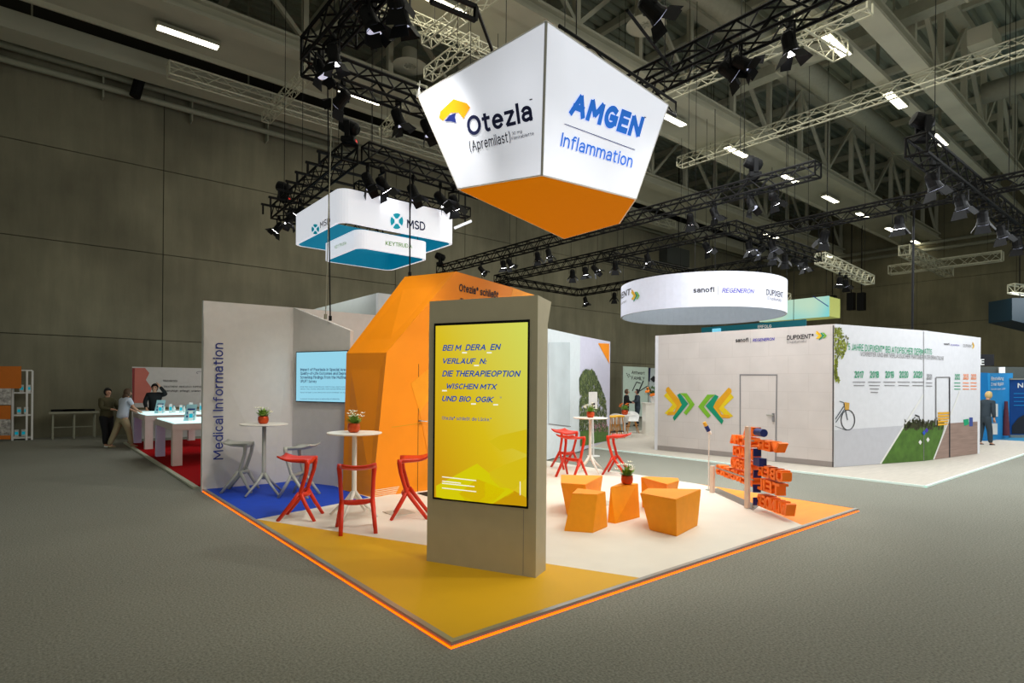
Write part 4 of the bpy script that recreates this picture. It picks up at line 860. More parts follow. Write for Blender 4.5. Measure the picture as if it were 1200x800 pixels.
# ================================================================ FURNITURE
def stool_proto(m, name='bar_stool'):
    t = thing(name, 'x', 'bar stool')
    def seat(u, v):   # u across, v front -> back
        x = (u - .5) * (.43 - .05 * v); y = .13 - v * .38
        z = .775 - .035 * (1 - (2 * u - 1) ** 2) * (1 - v * .3) + .045 * max(0, (v - .55) / .45) ** 2
        return Vector((x, y, z))
    q = MB(); q.grid(seat, 10, 8); q.grid(lambda u, v: seat(u, v) + Vector((0, 0, -.022 - .02 * (1 - v))), 10, 8)
    n = 99
    rim = [(i, 0) for i in range(10)] + [(10, j) for j in range(8)] + [(10 - i, 8) for i in range(10)] + [(0, 8 - j) for j in range(8)]
    idx = [j * 11 + i for i, j in rim]
    for k in range(len(idx)): a, b = idx[k], idx[(k + 1) % len(idx)]; q.f.append([a, b, b + n, a + n])
    q.build('seat', m, t, smooth=True)
    for s in (-1, 1):
        q = MB()
        q.tube([(s * .195, .12, .765), (s * .205, .125, .72), (s * .195, .11, .6), (s * .18, .04, .36), (s * .175, .02, .31)], .02, 8, [.036, .032, .026, .026, .03]); q.build('upright', m, t, smooth=True)
        MB().tube([(s * .178, .035, .345), (s * .2, .12, .18), (s * .225, .225, 0)], .017, 8, [.027, .025, .021]).build('leg', m, t, smooth=True)
        MB().tube([(s * .178, .025, .345), (s * .185, -.08, .2), (s * .195, -.235, 0)], .017, 8, [.029, .027, .023]).build('leg', m, t, smooth=True)
    MB().tube([(-.18, .04, .335), (-.1, .075, .315), (0, .085, .31), (.1, .075, .315), (.18, .04, .335)], .02, 8, [.024, .032, .034, .032, .024]).build('footrest', m, t, smooth=True)
    return t
def table_proto(m, mt):
    t = thing('bar_table', 'x', 'bar table')
    MB().lathe([(.0, 1.078), (.335, 1.078), (.35, 1.086), (.35, 1.096), (.345, 1.1), (0, 1.1)], 40).build('tabletop', mt, t)
    MB().tube([(0, 0, 1.08), (0, 0, .3), (0, 0, .24)], .03, 12, [.03, .032, .03]).build('column', m, t, smooth=True)
    for k in range(4):
        a = k * pi / 2 + .4; MB().tube([(.015 * cos(a), .015 * sin(a), .33), (.12 * cos(a), .12 * sin(a), .2), (.33 * cos(a), .33 * sin(a), .02)], .02, 8, [.026, .022, .016]).build('leg', m, t, smooth=True)
    return t
def pot_proto(seedv, mp=M_petal, name='flower_pot'):
    random.seed(seedv); t = thing(name, 'x', 'potted plant')
    MB().lathe([(.036, 0), (.056, .015), (.064, .05), (.06, .09), (.055, .095), (.05, .088), (.0, .082)], 18).build('pot', M_pot, t, smooth=True)
    q = MB()
    for k in range(80):
        a = random.uniform(0, 2 * pi); el = random.uniform(.1, 1.3); r = random.uniform(.06, .13); d = Vector((cos(a) * cos(el), sin(a) * cos(el), sin(el))); c = Vector((0, 0, .09)) + d * r * .5; tip = Vector((0, 0, .09)) + d * r
        s = d.cross(UP).normalized() * .021; q.poly([c - d * .02, c + s, tip, c - s])
    q.build('foliage', M_leaf, t)
    for k in range(11):
        a = random.uniform(0, 2 * pi); el = random.uniform(.4, 1.4); r = random.uniform(.1, .145); c = Vector((cos(a) * cos(el) * r, sin(a) * cos(el) * r, .09 + sin(el) * r)); f = MB()
        for j in range(6):
            b = j * pi / 3; f.poly([c, c + Vector((cos(b) * .018, sin(b) * .018, .006)), c + Vector((cos(b + .5) * .036, sin(b + .5) * .036, .016)), c + Vector((cos(b + 1) * .018, sin(b + 1) * .018, .006))])
        f.build('flower', mp, t)
    return t
red = stool_proto(M_red); sil = stool_proto(M_silver); reg(red); reg(sil)
tbw = table_proto(M_tabw, M_tabw); tbs = table_proto(M_silver, M_tabw); reg(tbw); reg(tbs)
face = lambda p, q: atan2(q[1] - p[1], q[0] - p[0]) - pi / 2
T1 = (2.82, 9.42); T2 = (3.26, 7.12); T3 = (8.68, 7.98)
us = []; us2 = []
for P, tgt, lb in (((2.71, 7.5), T2, 'red bar stool on the side of the table nearest the medical wall'), ((3.0, 6.46), T2, 'red bar stool at the edge of the yellow floor, in front of the white table'),
                   ((3.86, 6.72), T2, 'red bar stool between the white table and the kiosk'), ((7.98, 7.82), T3, 'red bar stool beside the kiosk at the far table'),
                   ((8.75, 8.75), T3, 'red bar stool behind the far white table'), ((8.92, 7.5), T3, 'red bar stool at the far table, on the side of the word sculpture')):
    place(red, us, (P[0], P[1], ZP), face(P, tgt), lb, 'bar stool', 'red bar stools')
for P, rz, lb in (((2.62, 9.95), face((2.62, 9.95), (3.4, 9.5)), 'silver grey bar stool with its seat in front of the lettered wall'), ((3.22, 8.98), face((3.22, 8.98), T1), 'silver grey bar stool between the silver table and a red stool')):
    place(sil, us2, (P[0], P[1], ZP), rz, lb, 'bar stool', 'silver grey bar stools')
tbs.location = (T1[0], T1[1], ZP); tag(tbs, 'round high table on a silver leg standing on the blue floor', 'bar table')
u3 = []
place(tbw, u3, (T2[0], T2[1], ZP), .3, 'round white high table nearest the kiosk', 'bar table', 'white high tables')
place(tbw, u3, (T3[0], T3[1], ZP), .9, 'round white high table at the far edge of the platform', 'bar table', 'white high tables')
for (P, z, sd, lb) in ((T1, 1.14, 3, 'copper pot of white flowers on the silver legged table'), (T2, 1.14, 4, 'copper pot of green and white flowers on the nearest white table'), (T3, 1.14, 9, 'copper pot of flowers on the far white table')):
    p = pot_proto(sd); p.scale = (1.25, 1.25, 1.25); p.location = (P[0] - .02, P[1] - .02, z); tag(p, lb, 'potted plant', 'flower pots on tables')
# hockers
ZH = .47
def hocker(label, top, bot, zt=ZH):
    T = [pz(x, y, zt) for x, y in top]; Bt = [pz(x, y, ZP) for x, y in bot]
    t = thing('cube_seat', label, 'stool', tuple(sum(Bt, Vector()) / len(Bt)), 'orange faceted cube seats')
    MB().prism(Bt, T).build('body', M_hock, t, bevel=.004)
    g = sum(T, Vector()) / len(T); T2_ = [p + (g - p) * .01 for p in T]
    MB().ext(T2_, (0, 0, .006)).build('seat_cover', M_hock, t)
    return T
hocker('orange cube seat nearest the kiosk, lowest of the front pair', [(670.3, 578.4), (676.9, 572.3), (709.7, 576.2), (699.8, 579.8)], [(661, 622), (682, 612), (712, 616.9), (694.7, 624.4)])
hocker('large orange cube seat behind the one nearest the kiosk', [(657.2, 566.3), (657.2, 556.5), (706.5, 557.3), (685.9, 568.1)], [(664.4, 603), (668, 590), (702, 590), (692, 606)])
Tm = hocker('orange cube seat carrying the flower pot', [(715.3, 571), (729.4, 565.3), (747.8, 566.8), (746, 568)], [(712, 612), (716, 600), (750, 606), (721, 613.5)])
hocker('big tapering orange cube seat nearest the word sculpture', [(750, 578), (759.4, 572.3), (821.6, 573.4), (792.2, 585.6)], [(761.3, 620.6), (775, 606), (817.5, 615.6), (792.8, 628.5)])
hocker('orange cube seat behind the big tapering one', [(751, 559.3), (756.6, 558.4), (795, 560.3), (796, 563.4), (781.5, 567.8)], [(752.5, 594.4), (757, 586), (788, 586), (790, 592), (780, 600)])
p = pot_proto(21); p.scale = (1.25, 1.25, 1.25); pc = sum(Tm, Vector()) / 4; p.location = (pc.x, pc.y, ZH + .007); tag(p, 'copper pot of white flowers on an orange cube seat', 'potted plant')
# ---- word sculpture
S0 = Vector((8.0, 4.2, 0)); S1 = Vector((8.7, 5.18, 0)); su = (S1 - S0).normalized(); PS = vplane(S0, S1)
ws = thing('word_sculpture', 'orange block letter word sculpture on two pale posts', 'sculpture', (8.0, 4.2, ZP))
def post(P, z, nm='post'):
    MB().box(P.x - .03, P.x + .03, P.y - .03, P.y + .03, ZP + .004, z).build(nm, mat('pale_post', (226, 206, 190), .5), ws)
post(S0 + PS.N * .09, 1.21); post(S1 + PS.N * .09, .48)
MB().box(8.0, 8.02, 4.2, 4.22, ZP, .1).build('foot', M_alum, ws)
M_orl = mat('orange_block', (255, 124, 20), .5)
M_blu = mat('navy_block', (16, 40, 112), .4)
def word(s, x0, x1, r):
    """letters standing in row r, read from the far side"""
    y0, y1 = ((501, 511.5), (513.5, 525), (527.5, 539.5), (542.5, 555), (557.5, 571), (576, 590))[r]
    zt_ = PS.at(883, y0, 0).z; zb_ = PS.at(883, y1, 0).z; ym = (y0 + y1) / 2
    A0 = PS.at(x0, ym, 0); A1 = PS.at(x1, ym, 0); A0.z = A1.z = 0; w = (A1 - A0).length; u = (A0 - A1).normalized(); D = .13
    text_fit(s, A1 + UP * zb_ - PS.N * (D * .5), u, UP, w, zt_ - zb_, -PS.N, M_orl, ws, 'word', extrude=.1, bold=.05, th=D * .5)
for s, x0, x1, r in (('RA', 871, 881.5, 0), ('VER', 887, 913, 1), ('SUCHA', 855, 881.5, 1), ('NEACH', 858.5, 881.5, 2), ('ZEUGEND', 856, 881.5, 3), ('ÜBER', 887, 917, 3), ('HENGENS', 838.5, 881.5, 4), ('TEIL', 887, 913, 4), ('WUNDER', 887, 922, 5)):
    word(s, x0, x1, r)
for (x, y, L, nm) in ((887, 506, .2, 'r'), (887, 540, .17, 's'), (887, 530, .02, 's'), (887, 555, .02, 's'), (886.5, 572, .02, 's'), (886.5, 587, .02, 's')):
    c = PS.at(x, y, 0); c2 = c - su * L
    q = MB()
    if nm == 'r': q.beam(c, c2, .11, n=16)
    else: q.beam(c, c2, .11)
    q.build('navy_block', M_blu, ws, smooth=False)
MB().beam((S0.x, S0.y, 1.0), (S0.x + su.x * .3, S0.y + su.y * .3, 1.0), .02).build('rail', M_alum, ws)
MB().beam((S0.x, S0.y, .44), (S1.x, S1.y, .44), .02).build('rail', M_alum, ws)
ps_ = thing('stylus_post', 'thin white post topped by a slanted blue and amber stylus', 'post', (8.79, 5.4, ZP))
MB().beam((8.79, 5.4, ZP), (8.79, 5.4, .97), .018, n=8).build('pole', M_white, ps_); MB().lathe([(.05, 0), (.05, .01)], 16, (8.79, 5.4, ZP)).build('base', M_alum, ps_)
PZs = Plane((8.79, 5.4, 0), FW)
A0, A1, A2, A3 = PZs.at(825, 494.5, 0), PZs.at(827.5, 499, 0), PZs.at(830.5, 505, 0), PZs.at(833.5, 508.5, 0)
MB().tube([A0, A1], .03, 10).build('cap', mat('amber_cap', (220, 170, 50), .5), ps_); MB().tube([A1, A2], .035, 10).build('grip', M_blu, ps_); MB().tube([A2, A3], .03, 10, [.035, .015]).build('tip', M_white, ps_)
MB().beam(A2, (8.79, 5.4, .96), .01, n=6).build('arm', M_white, ps_)
# ================================================================ GRAPHIC WALL BOOTH
bp = thing('booth_platform', 'pale wood floor of the white graphic booth with a glowing white edge', 'platform', (17, 9, 0))
PB = [(12.4, 3.3), (26, 3.3), (26, 14.5), (12.4, 14.5)]
MB().ext([(x, y, 0) for x, y in PB], (0, 0, .03)).build('deck', M_wood, bp)
MB().box(12.36, 12.4, 3.26, 14.5, 0, .034).build('led_edge', M_ledw, bp); MB().box(12.36, 26, 3.26, 3.3, 0, .034).build('led_edge', M_ledw, bp)
MB().box(9.3, 13.0, 14.0, 14.04, 0, .03).build('deck_trim', M_white, bp)
W1 = pz(770.5, 527, .03); W0 = pz(977, 547.5, .03); W2 = pz(1083, 540, .03); W3 = pz(1145.6, 531.5, .03)
HB = 3.18
gb = thing('graphic_wall_block', 'white printed booth wall block with timeline, lawn and chevron graphics', 'stand wall', (16, 8, .03))
M_bfront = blocks('block_print', (206, 198, 194)); M_bside = mat('printed_white', (222, 222, 228), .6)
zt = Vector((0, 0, HB - .03))
def wallq(A, Bq, th, m, nm='wall_face'):
    pl = vplane(A, Bq); return MB().ext([A, Bq, Bq + zt, A + zt], -pl.N * th).build(nm, m, gb), pl
w_a, PLf = wallq(W1, W0, .1, M_bfront); w_b, PLr = wallq(W0, W2, .1, M_bside); w_c, PLr2 = wallq(W2, W3, .1, M_bside)
bk = Vector((21.5, 10.2, .03)); wallq(W3, bk, .1, M_bside); wallq(bk, W1, .1, M_bside)
MB().ext([W1, W0, W2, W3, bk], (0, 0, .01)).build('roof_sheet', M_white, gb)
decal(PLf, [(770.5, 521.5), (977, 541), (977, 547.3), (770.5, 526.8)], mat('plinth_grey', (150, 142, 138), .6), gb, 'plinth', .006)
dr = decal(PLf, [(868.5, 440.5), (909.5, 440.5), (908, 540.3), (868, 536.5)], M_bfront, gb, 'door', .01, .012)
for a_, b_ in (((867.3, 438.5), (867.3, 536.5)), ((867, 439), (910.8, 439.2)), ((910.3, 438.5), (909, 540.5))): quad_line(PLf, a_, b_, 1.4, M_dark if a_[1] < 438.9 and b_[0] > 880 and a_[0] < 880 else M_grey, gb, 'door_frame', .012)
h0 = PLf.at(898, 486, .05); h1 = PLf.at(906, 486.5, .05)
hh = MB().beam(h0, h1, .03, n=8).beam(h1, h1 - PLf.N * .05, .03, n=8).build('door_handle', M_alum, dr); MB().beam(PLf.at(906.3, 484, .02), PLf.at(906.3, 494, .02), .05).build('lock_plate', M_grey, dr)
def chev(pl, S, par, off=.008):
    for pts, m in S: decal(pl, pts, m, par, 'logo', off)
def chevset(x0, y0, x1, y1, flip):
    # unit chevron pair in a 1 x 1 box
    base = [([(.0, .26), (.1, .16), (.46, .5), (.40, .60), (.2, .84), (.02, .78), (.28, .53)], M_chevY), ([(.08, .04), (.15, .0), (.57, .46), (.58, .56), (.36, .82), (.1, .84), (.14, .74), (.34, .73), (.42, .56), (.06, .12)], M_chevO),
            ([(.43, .24), (.52, .19), (.79, .5), (.34, 1.0), (.29, .9), (.58, .53)], M_chevG), ([(.52, .19), (.74, .19), (1, .52), (.73, .83), (.64, .76), (.84, .52), (.66, .29)], M_greenk)]
    o = []
    for pts, m in base: o.append(([(x0 + ((1 - u) if flip else u) * (x1 - x0), y0 + v * (y1 - y0)) for u, v in pts], m))
    return o
for i, (cfg) in enumerate(((778, 453, 814, 493, False), (818, 454, 860, 497, True))):
    for j, (pts, m) in enumerate(chevset(*cfg)): decal(PLf, pts, m, gb, 'logo', .008 + .002 * j)
for j, (pts, m) in enumerate(chevset(955.5, 387.5, 969, 398.5, False)): decal(PLf, pts, m, gb, 'logo', .008 + .002 * j)
text_on(PLf, 'sanofi', (862, 401), (877, 400.3), (862, 396.3), M_ink, gb, bold=.03, off=.01)
quad_line(PLf, (879.5, 396), (879.5, 402), .4, M_grey, gb, 'rule', .01)
text_on(PLf, 'REGENERON', (882, 400.3), (908, 398.8), (882, 396.8), M_purp, gb, shear=.2, bold=.02, off=.01)
text_on(PLf, 'DUPIXENT®', (922, 398.3), (953.5, 396.3), (922, 393), M_ink, gb, shear=.1, bold=.02, off=.01)
text_on(PLf, '(Dupilumab)', (922, 402.3), (945, 400.8), (922, 399.5), M_grey, gb, off=.01)
# side prints
random.seed(5); q = MB(); q2 = MB()
for k in range(420):
    yy = random.uniform(384, 447); lim = 977.5 + (7 + 4 * sin((yy - 384) / 9) + (6 if 392 < yy < 420 else 1)) * (1 if yy < 430 else .6); xx = random.uniform(978, lim)
    s = random.uniform(.02, .05); c = PLr.at(xx, yy, .008); a_ = random.uniform(0, pi); uu = (W2 - W0).normalized(); e1 = uu * cos(a_) * s + UP * sin(a_) * s; e2 = uu * -sin(a_) * s * .5 + UP * cos(a_) * s * .5
    (q if k % 3 else q2).poly([c - e1, c - e2, c + e1, c + e2])
q.build('foliage_print', mat('olive_leaf_print', (150, 160, 40), .6, noise=.3), gb, kind='stuff'); q2.build('foliage_print', mat('dark_leaf_print', (90, 96, 40), .6), gb, kind='stuff')
text_on(PLr, '5 JAHRE DUPIXENT® BEI ATOPISCHER DERM', (994, 410), (1082, 416), (994, 402), M_green, gb, bold=.0, off=.01)
text_on(PLr2, 'ATITIS', (1083.3, 414.5), (1092, 415.3), (1083.3, 408), M_green, gb, off=.01)
text_on(PLr, 'VORREITER UND IHR VERLÄSSLICHER PARTNER', (1008.5, 417), (1082, 420.8), (1008.5, 412), M_grey, gb, off=.01)
text_on(PLr2, 'IN DER DERMATOLOGIE', (1083.5, 420.5), (1106, 422), (1083.5, 415.8), M_grey, gb, off=.01)
for s, x0, x1 in (('2017', 1001.5, 1012), ('2018', 1019.5, 1030), ('2019', 1037.5, 1047.5), ('2020', 1054, 1064.5), ('2020', 1070.5, 1081)):
    text_on(PLr, s, (x0, 442.5), (x1, 442.7), (x0, 434.5), M_green, gb, bold=.02, off=.01)
    for k in range(4 if s == '2018' else 2): quad_line(PLr, (x0 - 2 + k, 447.5 + k * 4), (x1 + 2 - k, 447.7 + k * 4), .9, M_grey, gb, 'fine_print', .01)
for s, x0, x1, m in (('2021', 1086, 1092, M_grey), ('2022', 1119, 1125, M_green), ('2023', 1129, 1135, M_petalo), ('2023', 1138, 1144, M_petalo)):
    text_on(PLr2, s, (x0, 444.5), (x1, 444.6), (x0, 438), m, gb, bold=.02, off=.01)
    for k in range(2 if m is M_grey else 3): quad_line(PLr2, (x0 - .5, 448.5 + k * 3.6), (x1 + .5, 448.6 + k * 3.6), .9, m, gb, 'fine_print', .01)
text_on(PLr2, 'sanofi', (1106, 404), (1112.5, 404.3), (1106, 401.5), M_ink, gb, bold=.03, off=.01); text_on(PLr2, 'REGENERON', (1114, 404.8), (1124, 405.5), (1114, 403), M_purp, gb, off=.01)
text_on(PLr2, 'DUPIXENT', (1129, 406.5), (1139, 407.3), (1129, 403), M_grey, gb, off=.01)
for j, (pts, m) in enumerate(chevset(1139.5, 400.5, 1143.5, 409.5, False)[:2]): decal(PLr2, pts, m, gb, 'logo', .008 + .002 * j)
# printed ground, lawn, bench, bicycle
M_pg = mat('print_pale_ground', (196, 196, 204), .6); M_lawn = mat('print_lawn', (74, 110, 38), .7, noise=.25, nscale=5); M_pw = mat('print_wood', (150, 126, 116), .6, noise=.15, nscale=3, nscale3=(.6, .6, 9))
decal(PLr, [(978, 504), (1059, 498.5), (1031.5, 543.3), (978, 547.2)], M_pg, gb, 'print', .005)
decal(PLr, [(1061.5, 494), (1082.8, 496.5), (1082.8, 539.8), (1033, 543.2)], M_lawn, gb, 'print', .007); decal(PLr2, [(1083, 496.5), (1107, 494), (1106, 503), (1094.5, 538.3), (1083, 539.8)], M_lawn, gb, 'print', .007)
random.seed(8); q = MB()
for k in range(260):
    xx = random.uniform(1060, 1105); yy = 497 + random.gauss(0, 2.6) + (2 if xx < 1064 else 0); pl = PLr if xx < 1082.8 else PLr2; s = random.uniform(.02, .05); c = pl.at(xx, yy, .011)
    uu = pl.N.cross(UP); q.poly([c - uu * s, c - UP * s, c + uu * s, c + UP * s])
q.build('hedge_print', mat('print_hedge', (60, 62, 36), .7, noise=.4, nscale=20), gb, kind='stuff')
quad_line(PLr, (1031.8, 543.3), (1082.5, 462), 1.8, M_white, gb, 'print', .010)
decal(PLr2, [(1109, 496), (1145.5, 493.8), (1145.5, 531.3), (1094.5, 538.3)], M_pw, gb, 'print', .006)
quad_line(PLr2, (1094.3, 538), (1125, 458), 1.4, M_white, gb, 'print', .010)
for k in range(5): decal(PLr2, [(1099.3, 483 + k * 3.3), (1114 - k * .8, 482.5 + k * 3.3), (1113.5 - k * .8, 484.8 + k * 3.2), (1099.3, 485.4 + k * 3.3)], mat('print_bench', (226, 168, 40), .6), gb, 'bench_print', .012)
for a_, b_ in (((1097, 442.5), (1097, 498)), ((1097, 442), (1113.4, 441.8)), ((1113, 442), (1113, 535.8))): quad_line(PLr2, a_, b_, 1.2, M_grey if a_[0] < 1100 else M_ink, gb, 'door_joint', .013)
quad_line(PLr, (1082.6, 388.3), (1082.6, 540), .5, M_grey, gb, 'panel_joint', .012)
quad_line(PLf, (976.4, 381), (975.9, 547), 1.2, M_ink, gb, 'panel_joint', .012)
decal(PLr2, [(1129, 491.5), (1135, 490.5), (1135.5, 497), (1130, 499)], M_green, gb, 'print', .009); decal(PLr2, [(1136, 489), (1140, 489), (1140, 499), (1136, 499.5)], mat('print_can', (60, 80, 150), .6), gb, 'print', .009)
def ring2d(pl, cx_, cy_, rx, ry, w, m, par, n=28, a0=0, a1=2 * pi):
    q = MB()
    for k in range(n):
        b0 = a0 + (a1 - a0) * k / n; b1 = a0 + (a1 - a0) * (k + 1) / n
        q.poly([pl.at(cx_ + cos(b0) * rx, cy_ + sin(b0) * ry, .009), pl.at(cx_ + cos(b1) * rx, cy_ + sin(b1) * ry, .009), pl.at(cx_ + cos(b1) * (rx - w), cy_ + sin(b1) * (ry - w), .009), pl.at(cx_ + cos(b0) * (rx - w), cy_ + sin(b0) * (ry - w), .009)])
    return q.build('bicycle_print', m, par)
ring2d(PLr, 993.8, 492, 8.4, 12.2, 1, M_ink, gb)
for p0, p1, w in (((993.5, 492), (989, 472), .8), ((989, 476), (979, 491), .9), ((990, 479), (979.5, 495), .8), ((984, 470), (989, 471.5), .8), ((978.5, 499), (992, 504), .5)): quad_line(PLr, p0, p1, w, M_slate, gb, 'bicycle_print', .010)
decal(PLr, [(989.5, 471), (995.5, 472), (995, 480), (990.5, 480)], mat('print_basket', (206, 160, 70), .6), gb, 'bicycle_print', .011)
for (xx, yy, m) in ((1083, 507, mat('print_blue', (40, 80, 190), .6)), (1086, 504, mat('print_violet', (70, 50, 170), .6)), (1078.5, 518, M_white), (1087.5, 515, M_white)):
    pl = PLr if xx < 1083 else PLr2; decal(pl, [(xx - 2, yy), (xx, yy - 3), (xx + 2, yy), (xx, yy + 3)], m, gb, 'print', .012)
quad_line(PLr, (1077, 487), (1079, 498), .8, M_ink, gb, 'print', .012); quad_line(PLr, (1072.5, 486), (1077, 488), 1.6, M_ink, gb, 'print', .012)
# ---- round sign
kz_ = 2.35; zr = EYE + kz_; cD = 8.1 * kz_; P_ = pz(821, 369.5, zr); rr = 1.06 * kz_
Nn = pz(812, 359.5, zr); Ff = pz(828, 380.5, zr); rc = (Nn + Ff) / 2; rr = ((Ff - Nn).length) / 2
HR = 1.02
rs = thing('round_sign', 'big round white hanging ring sign above the white booth', 'hanging sign', (rc.x, rc.y, zr))
n = 72
def ringband(r, z0, z1, m, nm, par, dr=.02):
    q = MB()
    for k in range(n):
        a0 = 2 * pi * k / n; a1 = 2 * pi * (k + 1) / n; c0 = Vector((cos(a0), sin(a0), 0)); c1 = Vector((cos(a1), sin(a1), 0)); O = Vector((rc.x, rc.y, 0))
        q.poly([O + c0 * r + UP * z0, O + c1 * r + UP * z0, O + c1 * r + UP * z1, O + c0 * r + UP * z1])
    return q.build(nm, m, par, smooth=True)
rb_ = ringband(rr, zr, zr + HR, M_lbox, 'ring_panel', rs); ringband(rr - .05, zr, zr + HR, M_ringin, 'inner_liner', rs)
q = MB()
for z in (zr, zr + HR):
    for k in range(n):
        a0 = 2 * pi * k / n; a1 = 2 * pi * (k + 1) / n; O = Vector((rc.x, rc.y, z)); q.poly([O + Vector((cos(a0), sin(a0), 0)) * (rr - .05), O + Vector((cos(a1), sin(a1), 0)) * (rr - .05), O + Vector((cos(a1), sin(a1), 0)) * rr, O + Vector((cos(a0), sin(a0), 0)) * rr])
q.build('rim', M_alum, rs)
for k in range(4):
    a0 = k * pi / 2 + .5; P0 = Vector((rc.x + cos(a0) * (rr - .02), rc.y + sin(a0) * (rr - .02), zr + HR)); tube_part('hanging_wire', P0, Vector((P0.x, P0.y, 15.58)), .008, M_black, rs)
def on_ring(x, y):
    d = ray(x, y); O = Vector((rc.x, rc.y)); dd = Vector((d.x, d.y)); A_ = dd.dot(dd); B_ = -2 * dd.dot(O); C_ = O.dot(O) - (rr + .006) ** 2
    disc = B_ * B_ - 4 * A_ * C_
    tt = (-B_ - math.sqrt(max(disc, 0))) / (2 * A_); return EYEP + d * tt
def text_ring(s, x0, x1, yb, yt, m, par, shear=0, bold=0):
    P0 = on_ring(x0, yb); P1 = on_ring(x1, yb); a0 = atan2(P0.y - rc.y, P0.x - rc.x); a1 = atan2(P1.y - rc.y, P1.x - rc.x); zt_ = on_ring(x0, yt).z; zb_ = P0.z
    if a1 < a0 - pi: a1 += 2 * pi
    if a1 - a0 > pi: a1 -= 2 * pi
    me = text_mesh(s, m, 0, shear, bold); xs = [v.co.x for v in me.vertices]; mn, mx_ = min(xs), max(xs); cap = cap_of(s)
    for v in me.vertices:
        a_ = a0 + (a1 - a0) * (v.co.x - mn) / (mx_ - mn); z = zb_ + v.co.y / cap * (zt_ - zb_)
        v.co = Vector((rc.x + cos(a_) * (rr + .006), rc.y + sin(a_) * (rr + .006), z))
    me.update(); return link('lettering', me, par)
text_ring('sanofi', 812.5, 837, 343, 337, M_ink, rb_, bold=.03); text_ring('REGENERON', 846, 884, 343, 337.5, M_purp, rb_, shear=.2, bold=.02)
text_ring('DUPIXENT', 898, 917.5, 345.5, 338.5, M_ink, rb_, bold=.02); text_ring('(Dupilumab)', 899, 916, 351, 347, M_grey, rb_)
text_ring('IXENT', 727, 739.5, 352, 345, M_ink, rb_, shear=.1, bold=.02); text_ring('(Dupilumab)', 727.5, 734, 358, 355.5, M_grey, rb_)
for j, (pts, m) in enumerate(chevset(739.5, 339, 750, 353.5, False)):
    P = [on_ring(x, y) for x, y in pts]; g = (rc - P[0]); g.z = 0; g.normalize(); MB().poly([p - g * (.004 * (j + 1)) for p in P]).build('logo', m, rb_)
P = [on_ring(841.5, 335), on_ring(842, 335), on_ring(842, 345.5), on_ring(841.5, 345.5)]; MB().poly(P).build('rule', M_grey, rb_)
# ---- turquoise ringed sign (two nested bands)
def rounded(x0, x1, y0, y1, r, k=6, corners=(1, 1, 1, 1)):
    o = []
    for (cx_, cy_, a0), f in zip(((x0 + r, y0 + r, pi), (x1 - r, y0 + r, 1.5 * pi), (x1 - r, y1 - r, 0), (x0 + r, y1 - r, .5 * pi)), corners):
        rr_ = r
        for i in range(k + 1): o.append((cx_ + rr_ * cos(a0 + i * pi / 2 / k), cy_ + rr_ * sin(a0 + i * pi / 2 / k)))
    return o
def band(loop, z0, z1, m, nm, par):
    q = MB(); L_ = len(loop)
    for i in range(L_):
        a_, b_ = loop[i], loop[(i + 1) % L_]; q.poly([(a_[0], a_[1], z0), (b_[0], b_[1], z0), (b_[0], b_[1], z1), (a_[0], a_[1], z1)])
    return q.build(nm, m, par)
def nested(label, x0, x1, y0, y1, z0, z1, r, group):
    t = thing('ring_sign', label, 'hanging sign', ((x0 + x1) / 2, (y0 + y1) / 2, z0), group)
    lo = rounded(x0, x1, y0, y1, r); li = rounded(x0 + .06, x1 - .06, y0 + .06, y1 - .06, r - .04)
    pnl = band(lo, z0, z1, M_msd, 'ring_panel', t); band(li, z0, z1, M_teal, 'inner_liner', t)
    q = MB()
    for z in (z0, z1):
        for i in range(len(lo)):
            j = (i + 1) % len(lo); q.poly([(*lo[i], z), (*lo[j], z), (*li[j], z), (*li[i], z)])
    q.build('rim', M_msd, t)
    for (x, y) in ((x0 + .3, y0 + .03), (x1 - .3, y0 + .03)): tube_part('hanging_wire', (x, y, z1 - .02), (x, y, z1 + .6), .008, M_black, t)
    return t, pnl
o1, p1 = nested('larger turquoise lined white hanging band with the ribbon logo', 5.02, 7.95, 11.75, 14.6, 5.2, 5.92, .24, 'two nested turquoise lined signs')
o2, p2 = nested('smaller turquoise lined white hanging band below the larger one', 5.42, 7.22, 11.78, 13.7, 4.72, 5.12, .22, 'two nested turquoise lined signs')
PXm = Plane((5.02, 0, 0), (1, 0, 0)); PYm = Plane((0, 11.75, 0), (0, 1, 0)); PYn = Plane((0, 11.78, 0), (0, 1, 0)); PXn = Plane((5.42, 0, 0), (1, 0, 0))
text_on(PYm, 'MSD', (477, 267), (498.5, 270.5), (477, 256.5), M_navyd, p1, bold=.02, off=.006)
text_on(PXm, 'MSD', (375, 267.5), (387, 262), (375, 260), M_grey, p1, bold=.02, off=.006)
text_on(PYn, 'KEYTRUDA', (452, 287), (483, 291), (452, 282.2), M_greenk, p2, bold=.01, off=.006)
text_on(PXn, 'KEYTRUDA', (392.5, 291.5), (406, 286), (392.5, 288), M_greenk, p2, off=.006)
def petals(pl, cx_, cy_, rx, ry, par):
    for k in range(4):
        a0 = k * pi / 2 + pi / 4; pts = []
        for i in range(9):
            b_ = a0 - .62 + 1.24 * i / 8 + pi / 4; pts.append((cx_ + rx * cos(b_), cy_ + ry * sin(b_)))
        pts.append((cx_ + rx * .38 * cos(a0 + pi / 4 + .5), cy_ + ry * .38 * sin(a0 + pi / 4 + .5))); pts.append((cx_ + rx * .38 * cos(a0 + pi / 4 - .5), cy_ + ry * .38 * sin(a0 + pi / 4 - .5)))
        decal(pl, pts, M_tealp, par, 'logo', .007)
petals(PYm, 465, 259, 7.5, 9.3, p1); petals(PXm, 369.5, 268.5, 4.5, 6, p1)
